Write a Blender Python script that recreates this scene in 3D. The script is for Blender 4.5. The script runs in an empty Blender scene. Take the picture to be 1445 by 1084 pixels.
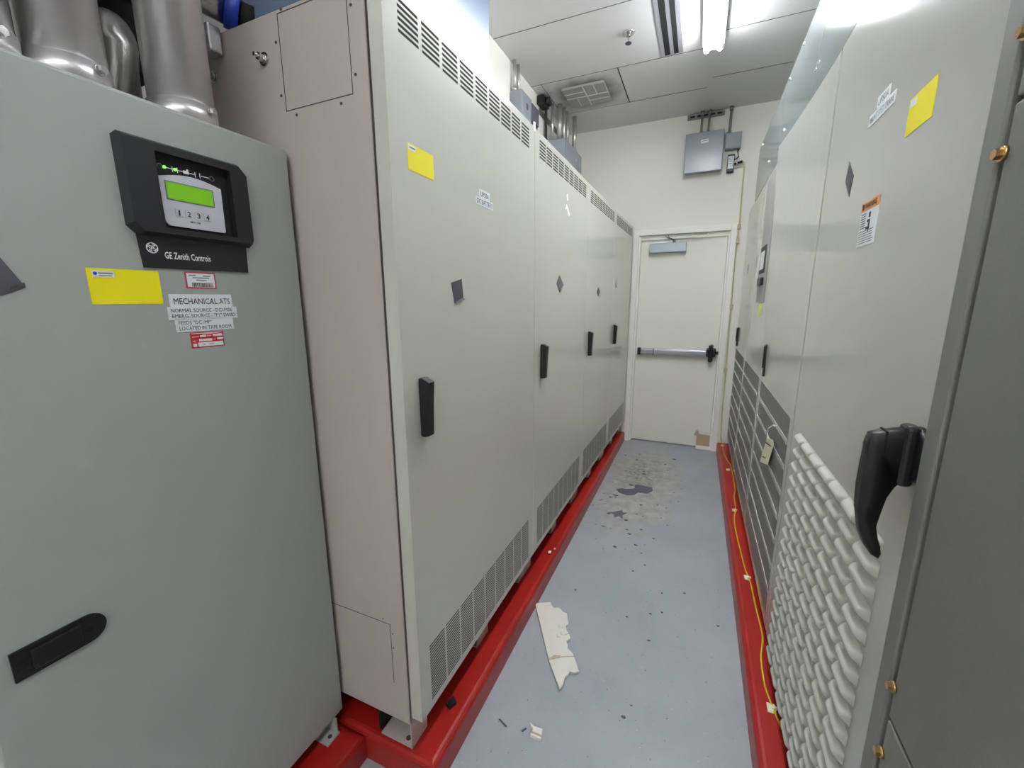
import bpy, bmesh, math, random
from mathutils import Vector, Matrix
random.seed(7)
SC = bpy.context.scene
COL = SC.collection
V = Vector

# ------------------------------------------------------------------ materials
def srgb(r, g, b):
    def f(c):
        c /= 255.0
        return c / 12.92 if c <= 0.04045 else ((c + 0.055) / 1.055) ** 2.4
    return (f(r), f(g), f(b), 1.0)

def mat(name, rgb, rough=0.5, metal=0.0, spec=0.5, var=0.0, vscale=6.0, bump=0.0, bscale=400.0, coat=0.0, emit=0.0, stretch=None):
    m = bpy.data.materials.new(name); m.use_nodes = True
    nt = m.node_tree; N = nt.nodes; L = nt.links
    b = N['Principled BSDF']
    c = srgb(*rgb)
    b.inputs['Base Color'].default_value = c
    b.inputs['Roughness'].default_value = rough
    b.inputs['Metallic'].default_value = metal
    b.inputs['Specular IOR Level'].default_value = spec
    b.inputs['Coat Weight'].default_value = coat; b.inputs['Coat Roughness'].default_value = 0.09
    if emit:
        b.inputs['Emission Color'].default_value = c
        b.inputs['Emission Strength'].default_value = emit
    tc = N.new('ShaderNodeTexCoord')
    src = tc.outputs['Object']
    if stretch:
        mp = N.new('ShaderNodeMapping'); mp.inputs['Scale'].default_value = stretch
        L.new(src, mp.inputs[0]); src = mp.outputs[0]
    if var:
        nz = N.new('ShaderNodeTexNoise'); nz.inputs['Scale'].default_value = vscale; nz.inputs['Detail'].default_value = 5
        L.new(src, nz.inputs['Vector'])
        mx = N.new('ShaderNodeMix'); mx.data_type = 'RGBA'
        mx.inputs[6].default_value = tuple(x * (1 - var) for x in c[:3]) + (1,)
        mx.inputs[7].default_value = tuple(min(1, x * (1 + var)) for x in c[:3]) + (1,)
        L.new(nz.outputs['Fac'], mx.inputs[0]); L.new(mx.outputs[2], b.inputs['Base Color'])
    if bump:
        nz2 = N.new('ShaderNodeTexNoise'); nz2.inputs['Scale'].default_value = bscale; nz2.inputs['Detail'].default_value = 2
        L.new(src, nz2.inputs['Vector'])
        bp = N.new('ShaderNodeBump'); bp.inputs['Strength'].default_value = bump; bp.inputs['Distance'].default_value = 0.001
        L.new(nz2.outputs['Fac'], bp.inputs['Height']); L.new(bp.outputs['Normal'], b.inputs['Normal'])
    return m

M = {}
M['putty'] = mat('putty enamel', (196, 196, 187), 0.21, spec=0.45, var=0.02, vscale=2, bump=0.015, coat=0.35)
M['putty_side'] = mat('putty enamel side', (183, 174, 169), 0.38, var=0.02, vscale=2, bump=0.08)
M['ats'] = mat('grey green enamel', (162, 167, 163), 0.45, var=0.03, vscale=3, bump=0.15, bscale=300)
M['ups'] = mat('light grey enamel', (188, 188, 182), 0.165, spec=0.45, var=0.02, vscale=2, bump=0.015, coat=0.35)
M['hat'] = mat('pale green grey enamel', (126, 134, 133), 0.16, spec=0.45, var=0.02, vscale=2)
M['darkgrey'] = mat('dark grey enamel', (118, 118, 114), 0.5, var=0.06, vscale=120, bump=0.2, bscale=350)
M['darkframe'] = mat('grey frame enamel', (122, 122, 119), 0.5, var=0.04, vscale=90)
M['midgrey'] = mat('mid grey panel enamel', (146, 145, 146), 0.4)
M['mesh'] = mat('perforated steel', (116, 114, 112), 0.55, var=0.35, vscale=500)
M['black'] = mat('black plastic', (24, 24, 27), 0.38, bump=0.1)
M['bezel'] = mat('black moulded bezel', (27, 27, 32), 0.5, bump=0.15)
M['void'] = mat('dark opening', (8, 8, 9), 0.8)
M['seam'] = mat('seam shadow gap', (60, 58, 56), 0.8)
M['galv'] = mat('galvanised conduit', (208, 205, 206), 0.36, metal=0.8, var=0.12, vscale=14, bump=0.08, bscale=60)
M['steel'] = mat('zinc plated steel', (205, 205, 206), 0.22, metal=1.0)
M['conduit'] = mat('thin conduit steel', (150, 148, 142), 0.35, metal=0.7)
M['duct'] = mat('pale blue coated duct', (98, 118, 146), 0.16, metal=0.0, spec=0.6)
M['boxgrey'] = mat('blue grey box enamel', (140, 146, 156), 0.28, spec=0.6)
M['boxdark'] = mat('dark purple grey plastic', (88, 86, 100), 0.45)
M['bronze'] = mat('brass plated bolt', (190, 156, 106), 0.3, metal=1.0)
M['red'] = mat('red floor enamel', (158, 28, 22), 0.32, var=0.22, vscale=9, bump=0.5, bscale=40)
M['wall'] = mat('off white wall paint', (238, 236, 229), 0.6, var=0.015, vscale=3, bump=0.1)
M['ceil'] = mat('vinyl ceiling tile', (208, 208, 208), 0.45, var=0.015, vscale=1.2, bump=0.05)
M['ceiljoint'] = mat('ceiling grid tee', (208, 208, 207), 0.5)
M['ceildark'] = mat('ceiling joint gasket', (104, 104, 104), 0.7)
M['door'] = mat('cream door paint', (240, 239, 229), 0.4, var=0.01, vscale=3)
M['frame'] = mat('white frame paint', (243, 242, 236), 0.4)
M['alu'] = mat('satin aluminium', (176, 176, 186), 0.3, metal=0.6)
M['alublue'] = mat('silver closer cover', (176, 186, 194), 0.35, metal=0.3)
M['white'] = mat('white label stock', (226, 230, 234), 0.5)
M['paper'] = mat('white paper', (232, 230, 222), 0.7)
M['clear'] = mat('milky plastic sleeve', (214, 216, 222), 0.12)
M['ink'] = mat('black ink', (38, 38, 42), 0.6)
M['greyink'] = mat('grey ink', (120, 122, 128), 0.6)
M['whiteink'] = mat('white ink', (236, 236, 238), 0.5)
M['yellow'] = mat('yellow label stock', (240, 226, 14), 0.45)
M['orange'] = mat('orange warning print', (226, 142, 74), 0.5)
M['redlab'] = mat('red label stock', (196, 34, 40), 0.5)
M['pinkred'] = mat('crimson label border', (192, 62, 82), 0.5)
M['tape'] = mat('silver duct tape', (104, 102, 108), 0.5, spec=0.2)
M['tapedark'] = mat('grey duct tape', (92, 90, 97), 0.6, spec=0.15)
M['keypad'] = mat('pale grey keypad membrane', (200, 202, 212), 0.4)
M['keyline'] = mat('key outline print', (158, 160, 170), 0.5)
M['lcd'] = mat('green backlit display', (112, 176, 14), 0.3, emit=0.14)
M['led'] = mat('green indicator lamp', (110, 255, 70), 0.3, emit=1.0)
M['tube'] = mat('fluorescent tube', (247, 250, 252), 0.3, emit=1.0)
M['fixture'] = mat('white fixture enamel', (236, 238, 240), 0.35)
M['grille'] = mat('dusty perforated diffuser', (158, 158, 156), 0.6, var=0.25, vscale=260)
M['cableyel'] = mat('yellow cable jacket', (214, 180, 40), 0.4)
M['cablepale'] = mat('pale yellow cable jacket', (206, 202, 150), 0.5)
M['mount'] = mat('cream cable mount', (228, 224, 196), 0.5)
M['tanmount'] = mat('tan cable clip', (198, 180, 160), 0.5)
M['tag'] = mat('manila tag', (222, 214, 184), 0.7)
M['card'] = mat('brown board core', (190, 168, 142), 0.8)
M['board'] = mat('white painted board', (226, 224, 214), 0.6, var=0.02)
M['chip'] = mat('dark paint chip', (72, 74, 78), 0.6)
M['greychip'] = mat('grey blue paint flake', (88, 93, 102), 0.5)
M['strut'] = mat('slotted strut channel', (132, 132, 128), 0.45, metal=0.5, var=0.2, vscale=60)
M['blue'] = mat('blue coupling ring', (34, 62, 176), 0.35)
M['screen'] = mat('status display glass', (226, 229, 230), 0.5)
M['postit'] = mat('yellow green sticker', (214, 218, 116), 0.6)

def mat_floor():
    m = bpy.data.materials.new('grey painted concrete'); m.use_nodes = True
    nt = m.node_tree; N = nt.nodes; L = nt.links; b = N['Principled BSDF']
    tc = N.new('ShaderNodeTexCoord'); P = tc.outputs['Object']
    def noise(s, d=5, r=0.6):
        n = N.new('ShaderNodeTexNoise'); n.inputs['Scale'].default_value = s; n.inputs['Detail'].default_value = d; n.inputs['Roughness'].default_value = r
        L.new(P, n.inputs['Vector']); return n.outputs['Fac']
    def ramp(x, a, c):
        n = N.new('ShaderNodeMapRange'); n.inputs[1].default_value = a; n.inputs[2].default_value = c; n.clamp = True
        L.new(x, n.inputs[0]); return n.outputs[0]
    def mth(op, x, y):
        n = N.new('ShaderNodeMath'); n.operation = op
        for i, q in enumerate((x, y)):
            if isinstance(q, (int, float)): n.inputs[i].default_value = q
            else: L.new(q, n.inputs[i])
        return n.outputs[0]
    def mix(f, a, c):
        n = N.new('ShaderNodeMix'); n.data_type = 'RGBA'
        L.new(f, n.inputs[0])
        for i, q in ((6, a), (7, c)):
            if isinstance(q, tuple): n.inputs[i].default_value = q
            else: L.new(q, n.inputs[i])
        return n.outputs[2]
    def blob(cx, cy, rx, ry, soft=0.5, wob=0.9, wscale=9):
        mp = N.new('ShaderNodeMapping'); mp.vector_type = 'POINT'
        mp.inputs['Location'].default_value = (-cx / rx, -cy / ry, 0); mp.inputs['Scale'].default_value = (1 / rx, 1 / ry, 0)
        L.new(P, mp.inputs[0])
        ln = N.new('ShaderNodeVectorMath'); ln.operation = 'LENGTH'; L.new(mp.outputs[0], ln.inputs[0])
        d = mth('ADD', ln.outputs['Value'], mth('MULTIPLY', mth('SUBTRACT', noise(wscale), 0.5), wob * 2))
        return ramp(d, 1.0, 1.0 - soft)
    base = mix(ramp(noise(1.6), 0.35, 0.65), srgb(152, 158, 165), srgb(166, 171, 177))
    base = mix(mth('MULTIPLY', ramp(noise(26, 6), 0.5, 0.72), 0.35), base, srgb(166, 168, 170))
    dirt = blob(-0.33, 3.45, 0.34, 1.05, 0.35, 0.5, 5)
    base = mix(mth('MULTIPLY', dirt, 0.8), base, mix(ramp(noise(14, 6), 0.35, 0.65), srgb(150, 147, 140), srgb(184, 182, 176)))
    br = blob(-0.36, 3.62, 0.2, 0.42, 0.8, 0.8, 8)
    base = mix(mth('MULTIPLY', br, mth('MULTIPLY', ramp(noise(30, 6), 0.45, 0.6), 0.8)), base, srgb(112, 106, 84))
    fl = mth('MULTIPLY', blob(-0.34, 3.3, 0.38, 1.05, 0.3, 0.5, 6), ramp(noise(22, 4, 0.5), 0.675, 0.69))
    base = mix(fl, base, srgb(70, 71, 74))
    spk = ramp(noise(95, 2, 0.4), 0.725, 0.75)
    base = mix(mth('MULTIPLY', spk, 0.8), base, srgb(84, 86, 90))
    spk2 = ramp(noise(120, 1, 0.4), 0.75, 0.78)
    L.new(mix(spk2, base, srgb(196, 196, 196)), b.inputs['Base Color'])
    L.new(ramp(noise(7), -0.3, 1.5), b.inputs['Roughness'])
    b.inputs['Specular IOR Level'].default_value = 0.4
    bp = N.new('ShaderNodeBump'); bp.inputs['Strength'].default_value = 0.3; bp.inputs['Distance'].default_value = 0.002
    L.new(noise(45), bp.inputs['Height']); L.new(bp.outputs['Normal'], b.inputs['Normal'])
    return m
M['floor'] = mat_floor()

# ------------------------------------------------------------------ builders
WORG = {}
def worg(o): return WORG.get(o.name, V((0, 0, 0)))

SHEAR = [False]
def row_x(y):
    P = [(0.853, 0.0), (1.8, 0.002), (2.73, 0.010), (3.6, 0.023), (4.463, 0.040)]
    if y <= P[0][0]: return 0.0
    for (a, p), (b, q) in zip(P, P[1:]):
        if y <= b: return p + (q - p) * (y - a) / (b - a)
    return P[-1][1]
class MB:
    def __init__(s): s.bm = bmesh.new(); s.ms = []
    def mi(s, m):
        if m not in s.ms: s.ms.append(m)
        return s.ms.index(m)
    def _tag(s, faces, m, smooth=False):
        i = s.mi(m)
        for f in faces: f.material_index = i; f.smooth = smooth
    def box(s, x0, x1, y0, y1, z0, z1, m, bev=0.0, seg=2, edges=None):
        x0, x1 = min(x0, x1), max(x0, x1); y0, y1 = min(y0, y1), max(y0, y1); z0, z1 = min(z0, z1), max(z0, z1)
        r = bmesh.ops.create_cube(s.bm, size=1.0)
        for v in r['verts']:
            v.co = V(((x0 + x1) / 2 + v.co.x * (x1 - x0), (y0 + y1) / 2 + v.co.y * (y1 - y0), (z0 + z1) / 2 + v.co.z * (z1 - z0)))
        fs = set(f for v in r['verts'] for f in v.link_faces); s._tag(fs, m)
        if bev:
            es = list(set(e for v in r['verts'] for e in v.link_edges))
            if edges: es = [e for e in es if edges(e.verts[0].co, e.verts[1].co)]
            q = bmesh.ops.bevel(s.bm, geom=es, offset=bev, segments=seg, affect='EDGES', profile=0.5)
            s._tag(q['faces'], m)
        return s
    def cyl(s, p0, p1, r, m, seg=20, r1=None, smooth=True):
        p0, p1 = V(p0), V(p1); d = p1 - p0
        q = bmesh.ops.create_cone(s.bm, cap_ends=True, segments=seg, radius1=r, radius2=r if r1 is None else r1, depth=d.length)
        mx = Matrix.Translation((p0 + p1) / 2) @ d.to_track_quat('Z', 'Y').to_matrix().to_4x4()
        bmesh.ops.transform(s.bm, matrix=mx, verts=q['verts'])
        for f in set(f for v in q['verts'] for f in v.link_faces):
            f.material_index = s.mi(m); f.smooth = smooth and len(f.verts) == 4
        return s
    def tube(s, pts, r, m, seg=8):
        pts = [V(p) for p in pts]; rings = []
        for i, p in enumerate(pts):
            t = (pts[min(i + 1, len(pts) - 1)] - pts[max(i - 1, 0)]).normalized()
            q = t.to_track_quat('Z', 'Y')
            rr = r[i] if isinstance(r, (list, tuple)) else r
            rings.append([s.bm.verts.new(p + q @ V((rr * math.cos(a), rr * math.sin(a), 0))) for a in [2 * math.pi * k / seg for k in range(seg)]])
        fs = []
        for a, b in zip(rings, rings[1:]):
            for k in range(seg): fs.append(s.bm.faces.new((a[k], a[(k + 1) % seg], b[(k + 1) % seg], b[k])))
        s._tag(fs, m, True)
        s._tag([s.bm.faces.new(rings[0][::-1]), s.bm.faces.new(rings[-1])], m)
        return s
    def prism(s, poly, ext, m, smooth=False):
        a = [s.bm.verts.new(V(p)) for p in poly]; b = [s.bm.verts.new(V(p) + V(ext)) for p in poly]
        n = len(a); fs = [s.bm.faces.new(a[::-1]), s.bm.faces.new(b)]
        for k in range(n): fs.append(s.bm.faces.new((a[k], a[(k + 1) % n], b[(k + 1) % n], b[k])))
        s._tag(fs, m, smooth); return s
    def grid(s, fn, nu, nv, m, smooth=True):
        vs = [[s.bm.verts.new(V(fn(i / nu, j / nv))) for j in range(nv + 1)] for i in range(nu + 1)]
        s._tag([s.bm.faces.new((vs[i][j], vs[i + 1][j], vs[i + 1][j + 1], vs[i][j + 1])) for i in range(nu) for j in range(nv)], m, smooth)
        return vs
    def build(s, name, parent=None, label=None, org=None):
        o_ = worg(parent) if parent is not None else (V(org) if org is not None else V((0, 0, 0)))
        if SHEAR[0]:
            for v in s.bm.verts:
                if v.co.x > -0.9: v.co.x += row_x(v.co.y)
        bmesh.ops.translate(s.bm, verts=s.bm.verts, vec=-o_)
        bmesh.ops.recalc_face_normals(s.bm, faces=s.bm.faces)
        me = bpy.data.meshes.new(name); s.bm.to_mesh(me); s.bm.free()
        for m in s.ms: me.materials.append(m if not isinstance(m, str) else M[m])
        o = bpy.data.objects.new(name, me); COL.objects.link(o)
        if parent is not None: o.parent = parent
        elif org is not None: o.location = V(org)
        WORG[o.name] = o_
        if label: o['label'] = label
        return o

def thing(name, loc, label, cat, group=None):
    o = bpy.data.objects.new(name, None); o.empty_display_size = 0.05; COL.objects.link(o)
    o.location = V(loc); WORG[o.name] = V(loc); o['label'] = label; o['category'] = cat
    if group: o['group'] = group
    return o
def tag(o, label, cat, group=None):
    o['label'] = label; o['category'] = cat
    if group: o['group'] = group
    return o
def struct(o): o['kind'] = 'structure'; return o
def dup(o, parent=None, off=None):
    c = o.copy(); COL.objects.link(c)
    if parent is not None: c.parent = parent
    if off is not None: c.location = V(o.location) + V(off)
    WORG[c.name] = worg(o) + (V(off) if off is not None else (worg(parent) - worg(o.parent) if parent is not None else V()))
    for ch in [k for k in list(bpy.data.objects) if k.parent == o]: dup(ch, c)
    return c

# planes: 'L' faces +X (left row), 'R' faces -X (right row), 'W' faces -Y (end wall), 'S' faces -Y cabinet side
def P3(pl, at, u, z):
    return V((at, u, z)) if pl in 'LR' else V((u, at, z))
def NR(pl): return {'L': V((1, 0, 0)), 'R': V((-1, 0, 0)), 'W': V((0, -1, 0))}[pl]
def RT(pl): return {'L': V((0, 1, 0)), 'R': V((0, -1, 0)), 'W': V((1, 0, 0))}[pl]

def text(s, pl, at, u, z, w, h, m, parent, name='lettering', tilt=0.0, bold=0.0, label=None):
    """lettering fitted to w x h, lower-left corner at (u,z), raised a hair above plane 'at'"""
    cu = bpy.data.curves.new('t', 'FONT'); cu.body = s; cu.size = 1; cu.extrude = 0.0; cu.offset = bold; cu.resolution_u = 2
    ob = bpy.data.objects.new('t', cu); COL.objects.link(ob)
    bpy.context.view_layer.update()
    dg = bpy.context.evaluated_depsgraph_get()
    me = bpy.data.meshes.new_from_object(ob.evaluated_get(dg))
    bpy.data.objects.remove(ob); bpy.data.curves.remove(cu)
    xs = [v.co.x for v in me.vertices]; ys = [v.co.y for v in me.vertices]
    x0, x1, y0, y1 = min(xs), max(xs), min(ys), max(ys)
    r = RT(pl); up = V((0, 0, 1)); o_ = worg(parent)
    c, sn = math.cos(tilt), math.sin(tilt)
    r, up = r * c + up * sn, up * c - r * sn
    base = P3(pl, at, u, z) + NR(pl) * 0.0004 - o_
    for v in me.vertices:
        v.co = base + r * ((v.co.x - x0) / (x1 - x0) * w) + up * ((v.co.y - y0) / (y1 - y0) * h)
    if SHEAR[0]:
        for v in me.vertices: v.co.x += row_x(v.co.y + o_.y)
    me.materials.clear(); me.materials.append(M[m]); me.name = name
    o = bpy.data.objects.new(name, me); COL.objects.link(o); o.parent = parent; WORG[o.name] = o_
    if label: o['label'] = label
    return o

def patch(mb, pl, at, quad, m, t=0.0008):
    mb.prism([P3(pl, at, u, z) for u, z in quad], NR(pl) * t, M[m]); return mb
def rect(u0, u1, z0, z1): return [(u0, z0), (u1, z0), (u1, z1), (u0, z1)]
def bar(mb, pl, at, u0, u1, z0, z1, m, t=0.0005): return patch(mb, pl, at, rect(u0, u1, z0, z1), m, t)

def hexbolt(mb, p, n, r, m, h=None):
    p, n = V(p), V(n); h = h or r
    mb.cyl(p, p + n * h * 0.25, r * 1.25, M[m], 16); mb.cyl(p + n * h * 0.25, p + n * h, r, M[m], 6, smooth=False)

H = 3.157; D = 4.497
# ------------------------------------------------------------------ room shell
def build_room():
    b = MB(); b.box(-1.5, 1.5, -6.5, 4.75, -0.1, 0, M['floor']); struct(b.build('floor'))
    b = MB(); b.box(-1.5, 1.5, -6.5, 4.75, H, H + 0.1, M['ceil']); struct(b.build('ceiling'))
    b = MB(); b.box(-1.45, -1.335, -6.5, 4.75, 0, H, M['wall']); struct(b.build('wall_left'))
    b = MB(); b.box(1.3, 1.42, -6.5, 4.75, 0, H, M['wall']); struct(b.build('wall_right'))
    b = MB(); b.box(-1.45, 1.42, -6.6, -6.5, 0, H, M['wall']); struct(b.build('wall_near'))
    b = MB()
    b.box(-1.335, -0.6, D, D + 0.2, 0, H, M['wall']); b.box(0.235, 1.3, D, D + 0.2, 0, H, M['wall'])
    b.box(-0.6, 0.235, D, D + 0.2, 2.14, H, M['wall']); struct(b.build('wall_far'))
    # ceiling grid
    b = MB()
    def jl(x0, x1, y, w=0.004, m='ceildark', t=0.002): b.box(x0, x1, y - w / 2, y + w / 2, H - t, H, M[m])
    for y in (0.92, 1.53, 2.14, 2.755, 3.425): jl(-1.335, -0.046, y)
    jl(-0.663, -0.046, 4.01)
    jl(-1.25, -0.663, 4.01)
    for y in (0.84, 1.45, 2.06, 2.67, 3.27, 3.86): jl(-0.046, 1.3, y)
    b.box(-0.665, -0.659, 3.425, 4.01, H - 0.003, H, M['void'])
    b.box(-1.252, -1.248, 3.425, 4.01, H - 0.002, H, M['ceildark'])
    struct(b.build('trim_2'))
    b = MB(); b.box(-0.062, -0.03, 3.3, D, H - 0.006, H, M['ceiljoint']); struct(b.build('trim_3'))
    # door frame
    b = MB()
    f = M['frame']; yf = 4.477
    for x0, x1 in ((-0.642, -0.588), (0.225, 0.274)):
        b.box(x0, x1, yf, D + 0.1, 0, 2.183, f, 0.003)
    b.box(-0.588, 0.225, yf, D + 0.1, 2.13, 2.183, f, 0.003)
    for x0, x1 in ((-0.588, -0.572), (0.209, 0.225)): b.box(x0, x1, yf + 0.028, D + 0.1, 0, 2.13, f, 0.002)
    b.box(-0.572, 0.209, yf + 0.04, D + 0.1, 2.088, 2.13, f, 0.002)
    struct(b.build('trim_1'))
    # door leaf with exit bar and closer
    d = bpy.data.objects.new('door_1', None); COL.objects.link(d); d.location = (-0.18, 4.54, 0); WORG[d.name] = V((-0.18, 4.54, 0)); struct(d)
    b = MB(); b.box(-0.57, 0.207, 4.54, 4.585, 0.014, 2.11, M['door'], 0.002); b.build('door_leaf', d)
    b = MB(); b.box(-0.6, 0.235, 4.6, 4.68, -0.0, 0.013, M['void']); b.build('threshold', d)
    b = MB(); b.box(-0.53, 0.115, 4.485, 4.54, 0.955, 1.018, M['alu'], 0.006)
    b.box(-0.50, 0.10, 4.479, 4.487, 0.968, 1.006, M['alu'], 0.003)
    b.box(-0.392, -0.386, 4.478, 4.5, 0.953, 1.02, M['void'])
    bar_ = b.build('push_bar', d, 'satin aluminium push bar')
    b = MB(); b.box(-0.547, -0.515, 4.48, 4.54, 0.95, 1.022, M['black'], 0.005); b.build('end_cap', bar_)
    b = MB(); b.box(0.105, 0.19, 4.468, 4.54, 0.955, 1.04, M['black'], 0.012); b.box(0.125, 0.165, 4.462, 4.54, 0.905, 1.075, M['black'], 0.012)
    b.cyl((0.19, 4.5, 0.995), (0.212, 4.5, 0.995), 0.014, M['black']); b.build('latch_housing', bar_, 'black latch housing')
    b = MB(); b.box(-0.482, -0.147, 4.475, 4.54, 1.962, 2.05, M['alublue'], 0.005); cl = b.build('door_closer', d, 'silver door closer')
    b = MB(); b.cyl((-0.26, 4.5, 2.05), (-0.26, 4.5, 2.075), 0.014, M['conduit'])
    b.prism([(-0.275, 4.505, 2.072), (-0.255, 4.49, 2.072), (-0.315, 4.43, 2.095), (-0.335, 4.445, 2.095)], (0, 0, 0.006), M['conduit'])
    b.prism([(-0.335, 4.43, 2.098), (-0.30, 4.425, 2.098), (0.025, 4.47, 2.106), (0.025, 4.492, 2.106)], (0, 0, 0.008), M['conduit'])
    b.cyl((-0.318, 4.436, 2.09), (-0.318, 4.436, 2.115), 0.012, M['steel'])
    b.build('closer_arm', cl)
build_room()

# ------------------------------------------------------------------ plinths
def build_plinths():
    def rounded(x0, x1, y0, y1, z1, side):
        b = MB()
        b.box(x0, x1, y0, y1, 0.0, z1, M['red'], 0.022, 4, lambda p, q: abs(p.z - z1) < 1e-5 and abs(q.z - z1) < 1e-5)
        return b
    b = rounded(-1.334, -0.633, 0.832, 4.476, 0.1, 1)
    tag(b.build('equipment_plinth', org=(-1, 2.6, 0)), 'long red painted plinth under the row of four tall beige cabinets', 'plinth')
    b = rounded(-1.334, -0.905, -1.0, 0.8315, 0.1, 1)
    tag(b.build('equipment_plinth', org=(-1.1, 0, 0)), 'red painted plinth under the grey cabinet with the keypad panel', 'plinth')
    b = rounded(0.273, 1.299, -0.8, 4.476, 0.108, -1)
    tag(b.build('equipment_plinth', org=(0.8, 2, 0)), 'red painted plinth along the right side carrying the yellow cable', 'plinth')
build_plinths()

# ------------------------------------------------------------------ left row: battery cabinets
XB = -0.73
CABS = [(0.853, 0.951, -0.686), (1.806, 0.927, -0.686), (2.735, 0.868, -0.686), (3.605, 0.858, -0.686)]
CAB_LAB = ['nearest tall beige cabinet, with yellow label and white battery lettering',
           'second tall beige cabinet from the camera, with two white paper scraps near its top',
           'third tall beige cabinet from the camera, small diamond of tape on its door',
           'tall beige cabinet next to the white door frame, crumpled tape on its door']
cabs = []
def build_cab(i):
    y0, w, xd = CABS[i]; y1 = y0 + w; xb = xd - 0.044
    t = thing('battery_cabinet', (-1.0, y0 + w / 2, 0.1), CAB_LAB[i], 'cabinet', 'row of beige battery cabinets')
    b = MB(); b.box(-1.325, xb, y0 + (0 if i == 0 else 0.001), y1 - 0.001, 0.193, 2.208, M['putty_side'], 0.002, 2); b.build('body', t)
    # front door
    b = MB(); b.box(xb + 0.004, xd, y0 + (0.002 if i == 0 else 0.0006), y1 - 0.0006, 0.222, 2.217, M['putty'], 0.0006, 1); dr = b.build('door', t)
    # upper vents
    b = MB(); k = w / 0.951
    for c in range(9):
        a = y0 + (0.057 + 0.0935 * c) * k
        for r in range(6): bar(b, 'L', xd, a, a + 0.078 * k, 2.188 - r * 0.0128 - 0.0062, 2.188 - r * 0.0128, 'void', 0.0006)
    b.build('upper_vent', t)
    b = MB()
    for c in range(9):
        a = y0 + (0.057 + 0.0935 * c) * k
        for r in range(20): bar(b, 'L', xd, a, a + 0.083 * k, 0.45 - r * 0.0102 - 0.0034, 0.45 - r * 0.0102, 'void', 0.0006)
    b.build('lower_vent', t)
    # lift handle
    b = MB(); ya = y0 + 0.066 * k if i == 0 else y0 + 0.085
    hz0, hz1 = 1.128, 1.296; yb = ya + 0.03
    b.box(xd, xd + 0.012, ya, yb, hz0, hz1, M['black'], 0.004)
    b.prism([(xd + 0.01, ya + 0.002, hz1), (xd + 0.034, ya + 0.002, hz1 - 0.012), (xd + 0.03, ya + 0.002, hz1 - 0.06), (xd + 0.026, ya + 0.002, hz0 + 0.004), (xd + 0.01, ya + 0.002, hz0)], (0, 0.026, 0), M['black'])
    b.build('handle', dr)
    # feet
    for yy in ((y0, y0 + 0.082), (y0 + 0.43 * k, y0 + 0.53 * k), (y1 - 0.084, y1 - 0.002)):
        b = MB(); b.box(xb - 0.004, xb, yy[0], yy[1], 0.1, 0.195, M['putty_side'], 0.001)
        b.box(xb - 0.125, xb - 0.004, yy[0] + 0.001, yy[1], 0.1, 0.105, M['putty_side'])
        b.cyl((xb - 0.03, yy[0] + 0.022, 0.105), (xb - 0.03, yy[0] + 0.022, 0.1056), 0.009, M['seam'], 16)
        b.build('foot', t)
    b = MB(); b.box(xb - 0.14, xb - 0.13, y0 + 0.01, y1 - 0.01, 0.102, 0.194, M['void']); b.build('base_channel', t)  # black sheet standing in for the shade under the cabinet
    cabs.append(t)
SHEAR[0] = True
for i in range(4): build_cab(i)
c0, c1, c2, c3 = cabs

def end_panel():
    y = 0.853
    def outline(b, x0, x1, z0, z1, g=0.0022, left=True, bottom=True, top=True):
        W = lambda a, c, d, e: patch(b, 'W', y, rect(a, c, d, e), 'seam', 0.0004)
        if top: W(x0, x1, z1 - g, z1)
        if bottom: W(x0, x1, z0, z0 + g)
        if left: W(x0, x0 + g, z0, z1)
        W(x1 - g, x1, z0, z1)
    b = MB(); outline(b, -1.006, -0.781, 1.981, 2.2)
    for x, z in ((-1.018, 2.14), (-1.018, 2.02), (-0.97, 1.968), (-0.82, 1.968), (-0.77, 2.02), (-0.77, 2.16), (-0.99, 2.205)):
        b.cyl((x, y, z), (x, y - 0.0012, z), 0.0035, M['seam'], 8)
    b.build('access_panel', c0)
    b = MB(); outline(b, -1.12, -0.784, 0.33, 0.541, bottom=False, left=False)
    for x, z in ((-0.81, 0.553), (-0.777, 0.46), (-0.777, 0.51)): b.cyl((x, y, z), (x, y - 0.0012, z), 0.002, M['seam'], 8)
    b.build('access_panel', c0)
    for x in (-1.065, -1.27):
        b = MB(); b.cyl((x, y, 2.112), (x, y - 0.003, 2.112), 0.016, M['steel'], 20); hexbolt(b, (x, y - 0.003, 2.112), (0, -1, 0), 0.0095, 'steel', 0.016)
        b.cyl((x, y - 0.018, 2.112), (x, y - 0.03, 2.112), 0.005, M['steel'], 10); b.build('bolt', c0, 'zinc plated hex bolt')
    b = MB(); b.box(-0.742, -0.7295, y - 0.004, y, 0.2, 2.2, M['putty_side'], 0.0015)
    b.box(-0.7292, -0.7272, y - 0.0006, y, 0.2, 2.2, M['seam']); b.build('corner_trim', c0)
end_panel()

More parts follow.
